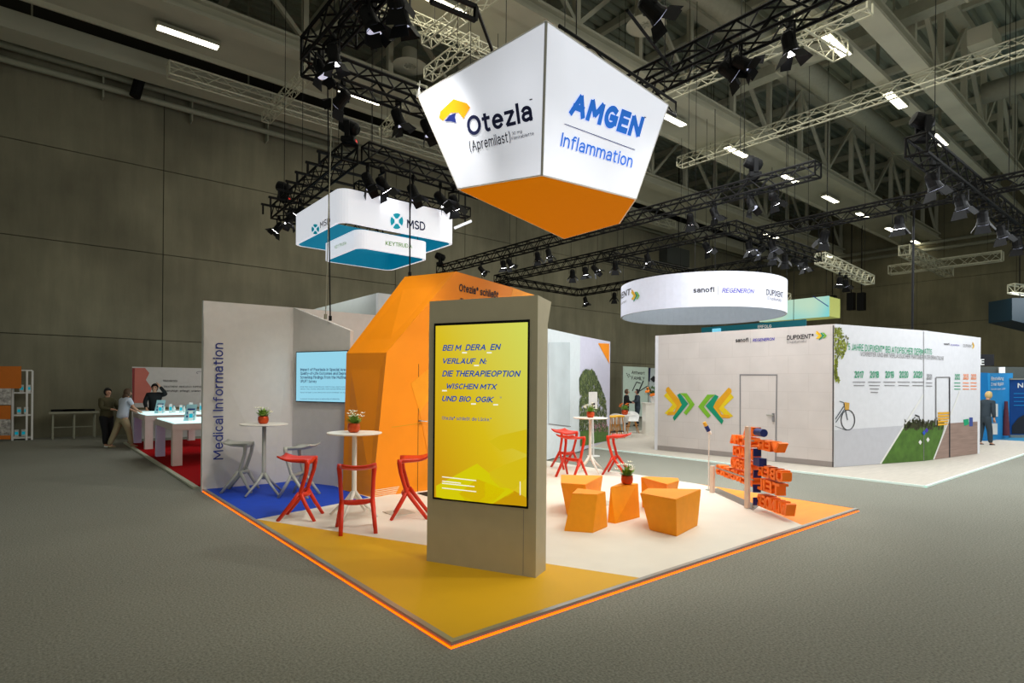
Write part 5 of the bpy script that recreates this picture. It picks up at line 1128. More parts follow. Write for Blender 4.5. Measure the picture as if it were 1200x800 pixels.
tb = thing('tube_lamp', 'white fluorescent tube lamp behind the end of the turquoise sign', 'lamp', tuple(pY(545, 263, 12.4)))
MB().beam(pY(533, 267, 12.4), pY(552, 259, 12.4), .07, n=10).build('tube', M_msd, tb); MB().beam(pY(545, 262, 12.4), pY(545, 262, 12.4) + UP * .8, .03).build('bracket', M_black, tb)
# ---- big lit screen sign beyond the round one
gs = thing('green_lightbox', 'pale green and blue lightbox beyond the round sign', 'hanging sign', tuple(pz(945, 372, 5.0)))
gz0 = 4.6; gA = pX(971, 346.5, 26); gB = pX(971, 370.5, 26)
def gm():
    m = bpy.data.materials.new('green_glow'); m.use_nodes = True; nt = m.node_tree; bs = nt.nodes['Principled BSDF']; bs.inputs['Base Color'].default_value = (.05, .05, .05, 1)
    tc = nt.nodes.new('ShaderNodeTexCoord'); n_ = nt.nodes.new('ShaderNodeTexNoise'); n_.inputs['Scale'].default_value = .35; cr = nt.nodes.new('ShaderNodeValToRGB'); el = cr.color_ramp.elements
    el[0].position = .35; el[0].color = lin((225, 235, 190)) + (1,); el[1].position = .65; el[1].color = lin((120, 215, 215)) + (1,)
    nt.links.new(tc.outputs['Object'], n_.inputs['Vector']); nt.links.new(n_.outputs[0], cr.inputs[0]); nt.links.new(cr.outputs[0], bs.inputs['Emission Color']); bs.inputs['Emission Strength'].default_value = .85; return m
gL = pX(890, 350, 26).y
gf = MB().box(26, 26.1, gA.y, gL, gB.z, gA.z).build('light_panel', gm(), gs); MB().box(26.1, 27.2, gA.y, gL, gB.z + .02, gA.z - .02).build('housing', mat('lime_panel', (190, 196, 110), .5, emit=.25), gs)
for yy in (gA.y + .3, gL - .3): tube_part('hanging_wire', (26.5, yy, gA.z - .1), (26.5, yy, 15.62), .012, M_black, gs)
PG = Plane((26, 0, 0), (1, 0, 0)); quad_line(PG, (953, 347), (970.8, 359), 1, mat('blue_line', (20, 60, 150), .5), gf, 'print', .01)
ts = thing('teal_lightbox', 'dark teal hanging sign showing below the round one', 'hanging sign', tuple(pX(900, 380, 24)))
a_ = pX(944, 374, 24); b_ = pX(822, 383, 24); tz0 = pX(944, 386, 24).z - .4
MB().box(24, 24.1, a_.y, b_.y, tz0, a_.z).build('sign_panel', mat('deep_teal', (0, 96, 110), .5, emit=.12), ts); text_on(Plane((24, 0, 0), (1, 0, 0)), 'ERFOLG', (888, 384.5), (904, 383.6), (888, 381), M_white, ts, bold=.02, off=.01)
for yy in (a_.y + .5, b_.y - .5): tube_part('hanging_wire', (24.05, yy, a_.z - .05), (24.05, yy, 15.62), .012, M_black, ts)
MB().box(23.9, 24, pX(845, 380, 24).y, pX(836, 380, 24).y, tz0 - .2, a_.z - .1).build('light_strip', mat('cyan_glow', (120, 200, 230), .5, emit=.6), ts)
# ================================================================ TREE PRINT BOOTH, DISPENSER, CAFE
q1, q2_, q3 = Vector((9.3, 9.95, .031)), Vector((11.31, 10.79, .031)), Vector((14.4, 12.41, .031))
tw2 = thing('tree_print_wall', 'pale booth wall with a grey window and a printed tree', 'stand wall', (11.3, 10.8, 0))
P1_ = vplane(q1, q2_); P2_ = vplane(q2_, q3); hz = Vector((0, 0, 3.08))
MB().ext([q1, q2_, q2_ + hz, q1 + hz], -P1_.N * .1).build('wall_face', mat('cool_white', (214, 222, 226), .5), tw2); wf = MB().ext([q2_, q3, q3 + hz + Vector((0, 0, .1)), q2_ + hz], -P2_.N * .1).build('wall_face', mat('lilac_white', (206, 204, 222), .6), tw2)
decal(P1_, [(643, 401), (668, 401), (668, 499), (643, 496)], mat('window_haze', (196, 206, 210), .25, noise=.12, nscale=1.2), tw2, 'window_panel', .012)
quad_line(P1_, (643, 496.5), (669, 499.5), .8, M_grey, tw2, 'window_sill', .014)
decal(P2_, [(701, 402), (714, 402.5), (714, 426)], M_or, tw2, 'print', .01)
decal(P2_, [(680, 505), (713, 499), (713, 516), (680, 523)], M_lawn, tw2, 'print', .008)
random.seed(11); qa, qb = MB(), MB()
for k in range(2800):
    v = random.random(); yy = 434 + v * 70; half = 4 + 17 * min(1, v * 1.8) ** .7; xx = 690 + random.uniform(-1, 1) * half
    if xx < 679.5 or xx > 712: continue
    c = P2_.at(xx, yy, .009 + random.random() * .004); s = random.uniform(.04, .085); a_ = random.uniform(0, pi); uu = (q3 - q2_).normalized(); e1 = uu * cos(a_) * s + UP * sin(a_) * s; e2 = uu * -sin(a_) * s * .6 + UP * cos(a_) * s * .6
    (qa if random.random() < .6 else qb).poly([c - e1, c - e2, c + e1, c + e2])
qa.build('tree_print', mat('print_tree_dark', (58, 74, 40), .7, noise=.3), wf, kind='stuff'); qb.build('tree_print', mat('print_tree_light', (104, 116, 66), .7, noise=.3), wf, kind='stuff')
q = MB()
for k in range(90):
    xx = random.uniform(690, 712); c = P2_.at(xx, 500 + random.gauss(0, 4), .014); uu = (q3 - q2_).normalized(); s = random.uniform(.02, .05); q.poly([c - uu * s, c - UP * s, c + uu * s, c + UP * s])
q.build('flower_print', mat('print_pink', (170, 120, 130), .7, noise=.5, nscale=30), wf, kind='stuff')
ds = thing('hand_sanitiser_stand', 'white hand sanitiser stand behind the far table', 'dispenser', (11.0, 10.0, 0)); PD = Plane((11.0, 10.0, 0), FW)
MB().ext([PD.at(690, 459, 0), PD.at(700, 459, 0), PD.at(700, 479, 0), PD.at(690, 479, 0)], FW * .04).build('panel', M_white, ds); MB().ext([PD.at(693.5, 472, .02), PD.at(697.3, 472, .02), PD.at(697.3, 478, .02), PD.at(693.5, 478, .02)], FW * .02).build('nozzle', M_ink, ds)
MB().beam(PD.at(694.5, 479, 0), (11.0, 10.0, .02), .04, n=8).build('pole', M_white, ds); MB().lathe([(.16, 0), (.16, .015)], 20, (11.0, 10.0, 0)).build('base', M_white, ds)
# posters and people beyond
def poster(label, x0, x1, y0, y1, Y, m, name='poster_wall'):
    a_ = pY(x0, y1, Y); b_ = pY(x1, y1, Y); z0 = max(.1, a_.z); z1 = pY(x0, y0, Y).z
    t = thing(name, label, 'poster', (a_.x, Y, 0)); MB().box(a_.x, b_.x, Y, Y + .06, z0, z1).build('board', m, t)
    MB().box(a_.x - .03, a_.x, Y - .01, Y + .07, 0, z1 + .03).build('frame_post', M_alum, t); MB().box(b_.x, b_.x + .03, Y - .01, Y + .07, 0, z1 + .03).build('frame_post', M_alum, t)
    return t, Plane((0, Y, 0), (0, 1, 0))
t, pl = poster('pale green poster with dark script and a small flower logo', 729.5, 759, 429, 500, 20.5, mat('pale_green_poster', (196, 214, 204), .6)); 
text_on(pl, 'Antwort', (740, 438), (755.5, 439), (740, 434), M_ink, t, off=.01); text_on(pl, 'FAMILY', (740, 444.5), (755.5, 445.5), (740, 440.5), M_ink, t, off=.01)
for k in range(5): decal(pl, [(733.5 + k * .9, 437 + (k * 7) % 5), (735 + k * .9, 437 + (k * 7) % 5), (735 + k * .9, 438.6 + (k * 7) % 5)], M_ink, t, 'logo', .01)
quad_line(pl, (741, 458), (746, 447.5), 1.0, M_ink, t, 'script_print', .01); quad_line(pl, (746, 447.5), (751, 449), 1.0, M_ink, t, 'script_print', .01); quad_line(pl, (747, 462), (754, 446), 1.4, M_ink, t, 'script_print', .01); quad_line(pl, (748, 459), (759, 452), 1.0, M_ink, t, 'script_print', .01)
t, pl = poster('poster with a dark blue edge and a blurred face', 760, 774, 431, 500, 20.5, mat('face_poster', (190, 200, 204), .6)); decal(pl, [(760, 431), (762.5, 431), (761.5, 447), (760, 447)], M_navyd, t, 'print', .01); decal(pl, [(762, 444), (766, 440), (770, 444), (766, 448)], M_ink, t, 'print', .012)
# counter with flowers
ct = thing('reception_counter', 'white reception counter at the edge of the chevron wall', 'counter', tuple(pz(764, 507, .03)))
c0 = pz(756.5, 509, .03); cw = 1.2
zc = EYE + (ray(756.5, 473).z / hypot(ray(756.5, 473).x, ray(756.5, 473).y)) * hypot(c0.x, c0.y)
cu = RT.copy(); MB().ext([c0, c0 + cu * cw, c0 + cu * cw + FW * .6, c0 + FW * .6], (0, 0, zc - .03)).build('body', M_tabw, ct); MB().ext([c0 - cu * .03 - FW * .03 + UP * (zc - .03), c0 + cu * cw - FW * .03 + UP * (zc - .03), c0 + cu * cw + FW * .63 + UP * (zc - .03), c0 - cu * .03 + FW * .63 + UP * (zc - .03)], (0, 0, .04)).build('worktop', M_tabw, ct)
fv = thing('flower_vase', 'orange flower bouquet in a white vase on the counter', 'bouquet', tuple(c0 + cu * .35 + FW * .3 + UP * (zc + .01)))
vb = Vector(fv.location); MB().lathe([(.08, 0), (.12, .1), (.12, .22), (.1, .24)], 16, vb).build('vase', M_white, fv)
random.seed(3); q = MB()
for k in range(80):
    d = Vector((random.gauss(0, 1), random.gauss(0, 1), abs(random.gauss(0, 1)) + .2)).normalized(); r = random.uniform(.15, .42); c = vb + UP * .22 + d * r; s = d.cross(UP).normalized() * .04; q.poly([c - d * .08, c + s, c + d * .08, c - s])
q.build('foliage', M_leafd, fv)
for k in range(16):
    d = Vector((random.gauss(0, 1), random.gauss(0, 1), abs(random.gauss(0, 1)) + .2)).normalized(); c = vb + UP * .24 + d * random.uniform(.25, .42); MB().lathe([(0, -.045), (.05, -.01), (.06, .03), (.03, .05), (0, .035)], 8, c, d).build('blossom', M_petalo, fv)
tbk = thing('tablet_stand', 'small dark tablet leaning on the counter', 'tablet', tuple(c0 + cu * .95 + FW * .1 + UP * (zc + .01))); v0 = Vector(tbk.location)
MB().ext([v0, v0 + cu * .22, v0 + cu * .22 + UP * .2 + FW * .06, v0 + UP * .2 + FW * .06], FW * .015).build('tablet', M_black, tbk); MB().beam(v0 + cu * .11 + FW * .02 + UP * .1, v0 + cu * .11 + FW * .14, .02).build('prop', M_alum, tbk)
# cafe chairs
def cafe_chair():
    t = thing('shell_chair', 'x', 'chair')
    def sh(u, v):
        a_ = (u - .5) * 2.6
        if v < .5: r = .24 * (v / .5); return Vector((sin(a_ * 1.2) * r * 1.0, -cos(a_ * 1.2) * r, .45 + .0 * v))
        k = (v - .5) / .5; return Vector((sin(a_) * (.24 + .05 * k), -cos(a_) * (.24 + .05 * k), .45 + k * (.36 * max(.35, cos(a_ * .75)))))
    MB().grid(sh, 14, 8).build('shell', M_white, t, smooth=True); MB().lathe([(.0, .44), (.24, .44), (.25, .455), (0, .47)], 18).build('seat_pad', M_white, t)
    for x in (-1, 1):
        for y in (-1, 1): MB().tube([(x * .1, y * .1, .44), (x * .22, y * .22, 0)], .016, 6, [.02, .012]).build('leg', M_woodl, t)
    return t
ch = cafe_chair(); reg(ch); uc = []
for x, y, rz, lb in ((741, 507, 2.4, 'white shell chair with oak legs nearest the white counter'), (728, 509, .5, 'white shell chair with oak legs behind the flower table'), (722, 511, -.9, 'white shell chair beside the printed tree wall')):
    place(ch, uc, pz(x, y, .03), rz, lb, 'chair', 'white shell chairs with oak legs')
ft = thing('low_table', 'white round table with an orange flower between shell chairs', 'table', tuple(pz(732, 511, .03))); fb = Vector(ft.location)
MB().lathe([(0, .72), (.4, .72), (.4, .75), (0, .75)], 24, fb).build('tabletop', M_white, ft); MB().beam(fb, fb + UP * .73, .06, n=8).build('column', M_white, ft); MB().lathe([(.22, 0), (.22, .02)], 20, fb).build('base', M_white, ft)
pf2 = pot_proto(31, M_petalo); pf2.location = fb + UP * .75; pf2.scale = (1.8, 1.8, 1.8); tag(pf2, 'orange flower arrangement on the white low table', 'potted plant')
for (x, y, lb) in ((716, 515, 'yellow bar stool nearest the tree print'), (725, 514, 'yellow bar stool beside the shell chairs')):
    t = thing('yellow_stool', lb, 'bar stool', tuple(pz(x, y, .0)), 'yellow and wood bar stools'); b_ = Vector(t.location)
    MB().lathe([(0, .74), (.19, .74), (.2, .78), (.15, .8), (0, .8)], 18, b_).build('seat', mat('yellow_seat', (240, 180, 40), .5), t)
    for k in range(4): a_ = k * pi / 2 + .5; MB().beam(b_ + Vector((cos(a_) * .12, sin(a_) * .12, .74)), b_ + Vector((cos(a_) * .2, sin(a_) * .2, 0)), .035, n=6).build('leg', M_woodl, t)
    MB().lathe([(.17, .25), (.19, .25), (.19, .27), (.17, .27)], 16, b_).build('footring', M_black, t)
# ================================================================ LEFT BOOTH
rp = thing('red_carpet_platform', 'red carpeted booth floor with a pale edge strip', 'platform', (4.5, 15, 0))
MB().box(2.2, 9.0, 11.0, 20.2, 0, .03).build('carpet', M_red_c, rp); MB().box(2.12, 2.2, 10.85, 20.2, 0, .034).build('edge_strip', mat('pale_strip', (196, 200, 180), .5), rp)
M_pink = mat('table_white', (222, 208, 204), .5); M_tglow = mat('lit_top', (225, 245, 245), .4, emit=1.1, ecol=(200, 245, 245)); M_lilac = mat('lit_leg', (216, 208, 224), .5, emit=.03, ecol=(170, 170, 250))
def display_table(label, x0, x1, y0, y1, h):
    t = thing('display_table', label, 'table', ((x0 + x1) / 2, (y0 + y1) / 2, .03), 'white display tables on the red carpet')
    MB().box(x0, x1, y0, y1, h - .16, h - .02).build('table_frame', M_pink, t, bevel=.01); MB().box(x0 + .04, x1 - .04, y0 + .04, y1 - .04, h - .02, h).build('lit_top', M_tglow, t, label='glowing glass top')
    for i, (x, y) in enumerate(((x0 + .1, y0 + .1), (x1 - .1, y0 + .1), (x0 + .1, y1 - .1), (x1 - .1, y1 - .1))):
        MB().box(x - .09, x + .09, y - .09, y + .09, .03, h - .16).build('leg', M_pink if i % 3 == 0 else M_lilac, t)
    return t
display_table('white display table nearest the lettered wall with a glowing top', 2.3, 3.9, 13.8, 16.0, .93)
display_table('white display table farther back, beside the woman in a pale shirt', 2.32, 3.9, 17.7, 19.9, .93)
def bottle(P, h, r, label, kind, grp):
    t = thing('bottle' if kind else 'product_box', label, 'bottle' if kind else 'box', P, grp); P = Vector(P)
    if kind: MB().lathe([(r, 0), (r, h * .75), (r * .6, h * .82), (r * .6, h)], 12, P).build('body', M_white, t); MB().lathe([(r * .62, h), (r * .62, h * 1.06)], 12, P).build('cap', M_tealp, t)
    else: MB().box(P.x - r, P.x + r, P.y - r * .5, P.y + r * .5, P.z, P.z + h).build('carton', M_white, t); MB().box(P.x - r * .8, P.x + r * .8, P.y - r * .5 - .003, P.y - r * .5, P.z + h * .3, P.z + h * .7).build('print', M_tealp, t)
random.seed(12)
for y0, z, nm, cnt in ((14.3, .93, 'nearer display table', 9), (18.2, .93, 'farther display table', 9)):
    for k in range(cnt):
        x = 2.75 + k * .125; bottle((x, y0 + .1 + .25 * (k % 2), z), random.uniform(.16, .3), .035 + .01 * (k % 3 == 0), f'{ORD[k]} small white product on the {nm} counted from its open end', k % 2, 'white products on the display tables')
    st = thing('info_stand', f'slanted clear info card on the {nm}', 'card', (2.62, y0 + .15, z), 'info cards'); P = Vector((2.62, y0 + .15, z))
    MB().ext([P, P + Vector((.2, -.06, 0)), P + Vector((.27, -.02, .36)), P + Vector((.07, .04, .36))], (0, .012, 0)).build('card', mat('cyan_card', (170, 215, 225), .4), st); MB().beam(P + Vector((.1, .02, .1)), P + Vector((.1, .14, 0)), .012).build('prop', M_white, st)
    for k in range(3): a_ = P + Vector((.04 + k * .015, -.02, .08 + k * .08)); MB().ext([a_, a_ + Vector((.14, -.04, 0)), a_ + Vector((.15, -.04, .03)), a_ + Vector((.01, 0, .03))], (0, .002, 0)).build('print', M_navy, st)
# back poster wall
a_ = pY(155, 431, 21.5); b_ = pY(262, 431, 21.5); Y = 21.5
pw = thing('poster_wall', 'grey white back wall with a salmon figure print and small text', 'stand wall', (a_.x, Y, 0))
bd = MB().box(a_.x, b_.x + 2, Y, Y + .1, 0, pY(155, 429.5, Y).z).build('board', mat('poster_grey', (196, 192, 188), .6), pw); PWp = Plane((0, Y, 0), (0, 1, 0))
decal(PWp, [(155, 431), (170, 431), (175, 437), (171, 445), (178, 455), (174, 466), (170, 472), (155, 472)], mat('salmon_print', (200, 110, 96), .6, noise=.1, nscale=1), bd, 'print', .006); decal(PWp, [(155, 431), (158, 431), (157, 480), (155, 480)], mat('dark_red_print', (130, 40, 40), .6), bd, 'print', .009)
text_on(PWp, 'Neurodermitis', (191.5, 447), (208, 447.3), (191.5, 444.5), M_ink, bd, off=.012)
text_on(PWp, 'TREATMENT  RESEARCH  SUPPORT', (191.5, 453.8), (238, 454), (191.5, 451.8), M_ink, bd, off=.012); text_on(PWp, 'beruhigt  pflegt  stärkt', (193, 458.8), (235, 459), (193, 456.5), M_ink, bd, off=.012)
ring2d(PWp, 234, 436.5, 4, 1.8, .7, M_grey, bd, 14, 2, 6.5)
MB().box(a_.x, b_.x, Y - .9, Y - .4, .95, 1.0).build('shelf_board', mat('olive_shelf', (110, 110, 80), .6), pw)
bt = thing('folding_table', 'folding bench table standing against the concrete wall', 'table', (1.1, 23.0, 0))
A_ = pY(57, 482, 23.0); B_ = pY(115, 482, 23.0); zt_ = A_.z
MB().box(A_.x, B_.x, 22.6, 23.3, zt_ - .06, zt_).build('tabletop', mat('dull_top', (150, 148, 130), .6), bt)
for x in (A_.x + .1, (A_.x + B_.x) / 2, B_.x - .1):
    for y in (22.7, 23.2): MB().beam((x, y, 0), (x, y, zt_ - .05), .04).build('leg', M_pipe, bt)
MB().beam((A_.x + .1, 22.95, .35), (B_.x - .1, 22.95, .35), .03).build('stretcher', M_pipe, bt)
for k, x in enumerate((A_.x + .45, B_.x - .5)):
    c_ = MB().box(x - .4, x + .4, 22.75, 23.1, zt_, zt_ + .06).build('black_case', M_black); tag(c_, ['flat black case at the shelf end of the bench table', 'flat black case at the people end of the bench table'][k], 'case', 'flat cases on the bench table'); c_.location = (0, 0, 0)
rk = thing('display_rack', 'white steel display rack beside the orange poster', 'rack', tuple(pz(26, 514))); P0 = pY(14.5, 513, 22.9); P1 = pY(37.5, 513, 22.9); P0.z = P1.z = 0
hk = pY(25, 434, 22.9).z; dv = Vector((.0, .5, 0))
for P in (P0, P1, P0 + dv, P1 + dv, P0.lerp(P1, .72)): MB().beam(P, P + UP * hk, .05).build('upright', M_white, rk)
for k in range(4):
    z = .05 + k * (hk - .06) / 3; MB().ext([P0 + UP * z, P1 + UP * z, P1 + dv + UP * z, P0 + dv + UP * z], (0, 0, .035)).build('shelf', M_white, rk)
random.seed(2)
for k in range(6):
    z = .09 + (k % 3) * (hk - .06) / 3; x = P0.lerp(P1, .2 + .12 * k) + dv * .5; bottle((x.x, x.y, z), .22, .05, f'{ORD[k]} pale product on the white steel rack', 0, 'pale products on the steel rack')
o_ = thing('orange_poster', 'orange and white poster cut by the picture edge, beside the steel rack', 'poster', tuple(pz(3, 512)))
PQ = Plane((0, 22.6, 0), (0, 1, 0))
def pq(x0, x1, y0, y1, m, nm): MB().ext([PQ.at(x0, y0, 0), PQ.at(x1, y0, 0), PQ.at(x1, y1, 0), PQ.at(x0, y1, 0)], (0, .04, 0)).build(nm, m, o_)
M_dor = mat('poster_orange', (196, 104, 10), .6); M_spk = mat('speckled_print', (170, 165, 160), .6, noise=.6, nscale=14)
pq(-45, 25, 429, 455, M_dor, 'print_panel'); pq(-45, 13, 455, 474, M_spk, 'print_panel'); pq(-45, 12.5, 475, 491, M_dor, 'print_panel'); pq(-45, 12.5, 491, 510, M_spk, 'print_panel'); pq(-45, 12.5, 510, 514.5, M_dor, 'base_panel')
# ================================================================ RIGHT SIDE
blb = thing('blue_booth_wall', 'bright blue booth wall with white text and printed pen', 'stand wall', tuple(pz(1160, 516)))
PBq = vplane(pz(1160, 517.5), pz(1187, 512)); 
def bq(pl, pts, m, nm, par, th=.06): return MB().ext([pl.at(x, y, 0) for x, y in pts], -pl.N * th).build(nm, m, par)
bq(PBq, [(1160, 437), (1187, 437), (1187, 512), (1160, 517.5)], M_bluel, 'wall_face', blb); PBl = Plane(pz(1160, 517.5), FW)
MB().ext([PBl.at(1142, 436, 0), PBl.at(1160, 437, 0), PBl.at(1160, 517.5, 0), PBl.at(1142, 517.5, 0)], FW * .05).build('wall_face', M_bluew, blb)
text_on(PBq, 'Einstellung', (1161.5, 445.5), (1176, 445), (1161.5, 441.5), M_white, blb, bold=.02, off=.02); text_on(PBq, '2 mal täglich', (1161.5, 452), (1176, 451.3), (1161.5, 448), M_white, blb, bold=.02, off=.02); text_on(PBq, 'Für mehr Lebensqualität', (1161.5, 457), (1178, 456.3), (1161.5, 454.8), M_white, blb, off=.02)
for x0, x1, y0, y1 in ((1162, 1169.5, 473, 488), (1161.5, 1169, 496, 509)): decal(PBq, [(x0, y0), (x1, y0), (x1, y1), (x0, y1)], M_white, blb, 'info_sheet', .03, .01)
MB().tube([PBq.at(1179, 470, .08), PBq.at(1179, 510, .08)], .1, 10, [.05, .11]).build('printed_pen', mat('pen_red', (110, 50, 60), .5), blb)
nb = thing('blue_banner', 'dark blue roll up banner with a big white letter N', 'banner', tuple(pz(1192, 512))); PN = Plane(pz(1192, 513), FW)
MB().ext([PN.at(1183.5, 444.5, 0), PN.at(1222, 444.5, 0), PN.at(1222, 510, 0), PN.at(1183.5, 510, 0)], FW * .03).build('banner_sheet', M_bluen, nb); MB().beam(PN.at(1183, 444, .02), PN.at(1222, 444, .02), .05).build('top_rail', M_alum, nb); MB().beam(PN.at(1183, 511, .02), PN.at(1222, 511, .02), .1).build('foot_rail', M_alum, nb)
text_on(PN, 'N', (1192.5, 454.3), (1199, 454.3), (1192.5, 448.5), M_white, nb, bold=.03, off=.02)
for k in range(4): quad_line(PN, (1188, 461 + k * 4.6), (1215, 461 + k * 4.6), .8, M_bluel, nb, 'fine_print', .02)
decal(PN, [(1186, 499), (1193, 490), (1200, 486), (1222, 486), (1222, 508), (1186, 508)], M_ink, nb, 'print', .02)
eb = thing('black_sign', 'black sign board with white letters behind the graphic wall', 'sign', tuple(pz(1155, 500))); PE = Plane(pz(1155, 510), FW)
MB().ext([PE.at(1132, 415, 0), PE.at(1165, 415, 0), PE.at(1165, 428.5, 0), PE.at(1132, 428.5, 0)], FW * .08).build('board', M_blk, eb); text_on(PE, 'KAFFEE', (1122, 428), (1153.5, 427.6), (1122, 421), M_white, eb, bold=.03, off=.02)
MB().beam(PE.at(1140, 428, -.05), Vector((PE.at(1140, 505, -.05).x, PE.at(1140, 505, -.05).y, 0)), .08).build('post', M_blk, eb)
gw = thing('grey_booth_wall', 'dark grey booth wall behind the blue booth', 'stand wall', tuple(pz(1175, 505))); PGw = Plane(pz(1175, 507), FW)
MB().ext([PGw.at(1130, 429, 0), PGw.at(1200, 430, 0), PGw.at(1260, 430, 0), PGw.at(1260, 505, 0), PGw.at(1130, 505, 0)], FW * .1).build('wall_face', mat('slate_wall', (66, 70, 66), .7), gw); MB().ext([PGw.at(1171, 430, .1), PGw.at(1178, 430, .1), PGw.at(1178, 437, .1), PGw.at(1171, 437, .1)], FW * .05).build('white_box', M_white, gw)
MB().box(26.05, 38, -2, 5.6, 0, .02).build('blue_carpet', M_bluec); tag(bpy.data.objects['blue_carpet'], 'flat blue carpet in front of the blue booth', 'carpet')
th = thing('teal_hanging_sign', 'dark teal hanging sign cut by the picture edge below two lamps', 'hanging sign', tuple(pz(1200, 380, 4.5))); PTh = Plane(pz(1200, 380, 4.5), FW)
MB().ext([PTh.at(1186, 349, 0), PTh.at(1240, 349, 0), PTh.at(1240, 388, 0), PTh.at(1186, 375, 0)], FW * 1.2).build('panel', mat('dark_teal', (3, 28, 38), .5), th); tube_part('hanging_wire', PTh.at(1195, 349, 0), PTh.at(1195, 250, 0), .02, M_black, th)
truss('small silver truss at the picture edge above the dark teal sign', PTh.at(1185, 338, 0), PTh.at(1235, 345, 0), .35, M_alu, .03, None, False)
dsg = thing('speaker_box', 'dark square loudspeaker hanging far off behind the round sign', 'speaker', tuple(pY(795, 300, 21))); 
MB().box(pY(782, 300, 21).x, pY(808, 300, 21).x, 21, 21.6, pY(795, 310, 21).z, pY(795, 290, 21).z).build('cabinet', mat('dark_cabinet', (40, 44, 42), .7), dsg); MB().beam(pY(795, 290, 21.3), pY(795, 290, 21.3) + UP * 6.5, .04).build('hanger', M_black, dsg)
for k, (x, y) in enumerate(((974, 355), (996, 352), (1008, 352))):
    P = pX(x, y, 40); t = thing('column_speaker', ORD[k] + ' small black wall speaker far off beyond the lightbox', 'speaker', tuple(P), 'small black wall speakers'); MB().box(P.x, P.x + .4, P.y - .2, P.y + .2, P.z - .6, P.z + .5).build('cabinet', M_black, t); MB().beam(P + Vector((.2, 0, .5)), P + Vector((.2, 0, 5)), .05).build('hanger', M_black, t)
# ================================================================ PEOPLE
def skinned(name, nodes, edges, m, parent, sub=1):
    """nodes: list of (pos, radius); one skinned, smoothed surface"""
    me = bpy.data.meshes.new(name); me.from_pydata([tuple(p) for p, r in nodes], edges, []); o = bpy.data.objects.new('tmp', me); COL.objects.link(o)
    sk = o.modifiers.new('s', 'SKIN'); sk.use_smooth_shade = True; lay = me.skin_vertices[0] if me.skin_vertices else None
    for i, (p, r) in enumerate(nodes):
        rr_ = r if isinstance(r, tuple) else (r, r); lay.data[i].radius = rr_
    lay.data[0].use_root = True
    sb = o.modifiers.new('b', 'SUBSURF'); sb.levels = sub; sb.render_levels = sub
    dg = bpy.context.evaluated_depsgraph_get(); dg.update(); out = bpy.data.meshes.new_from_object(o.evaluated_get(dg)); bpy.data.objects.remove(o)
    out.materials.clear(); out.materials.append(m); out.shade_smooth(); return link(name, out, parent)
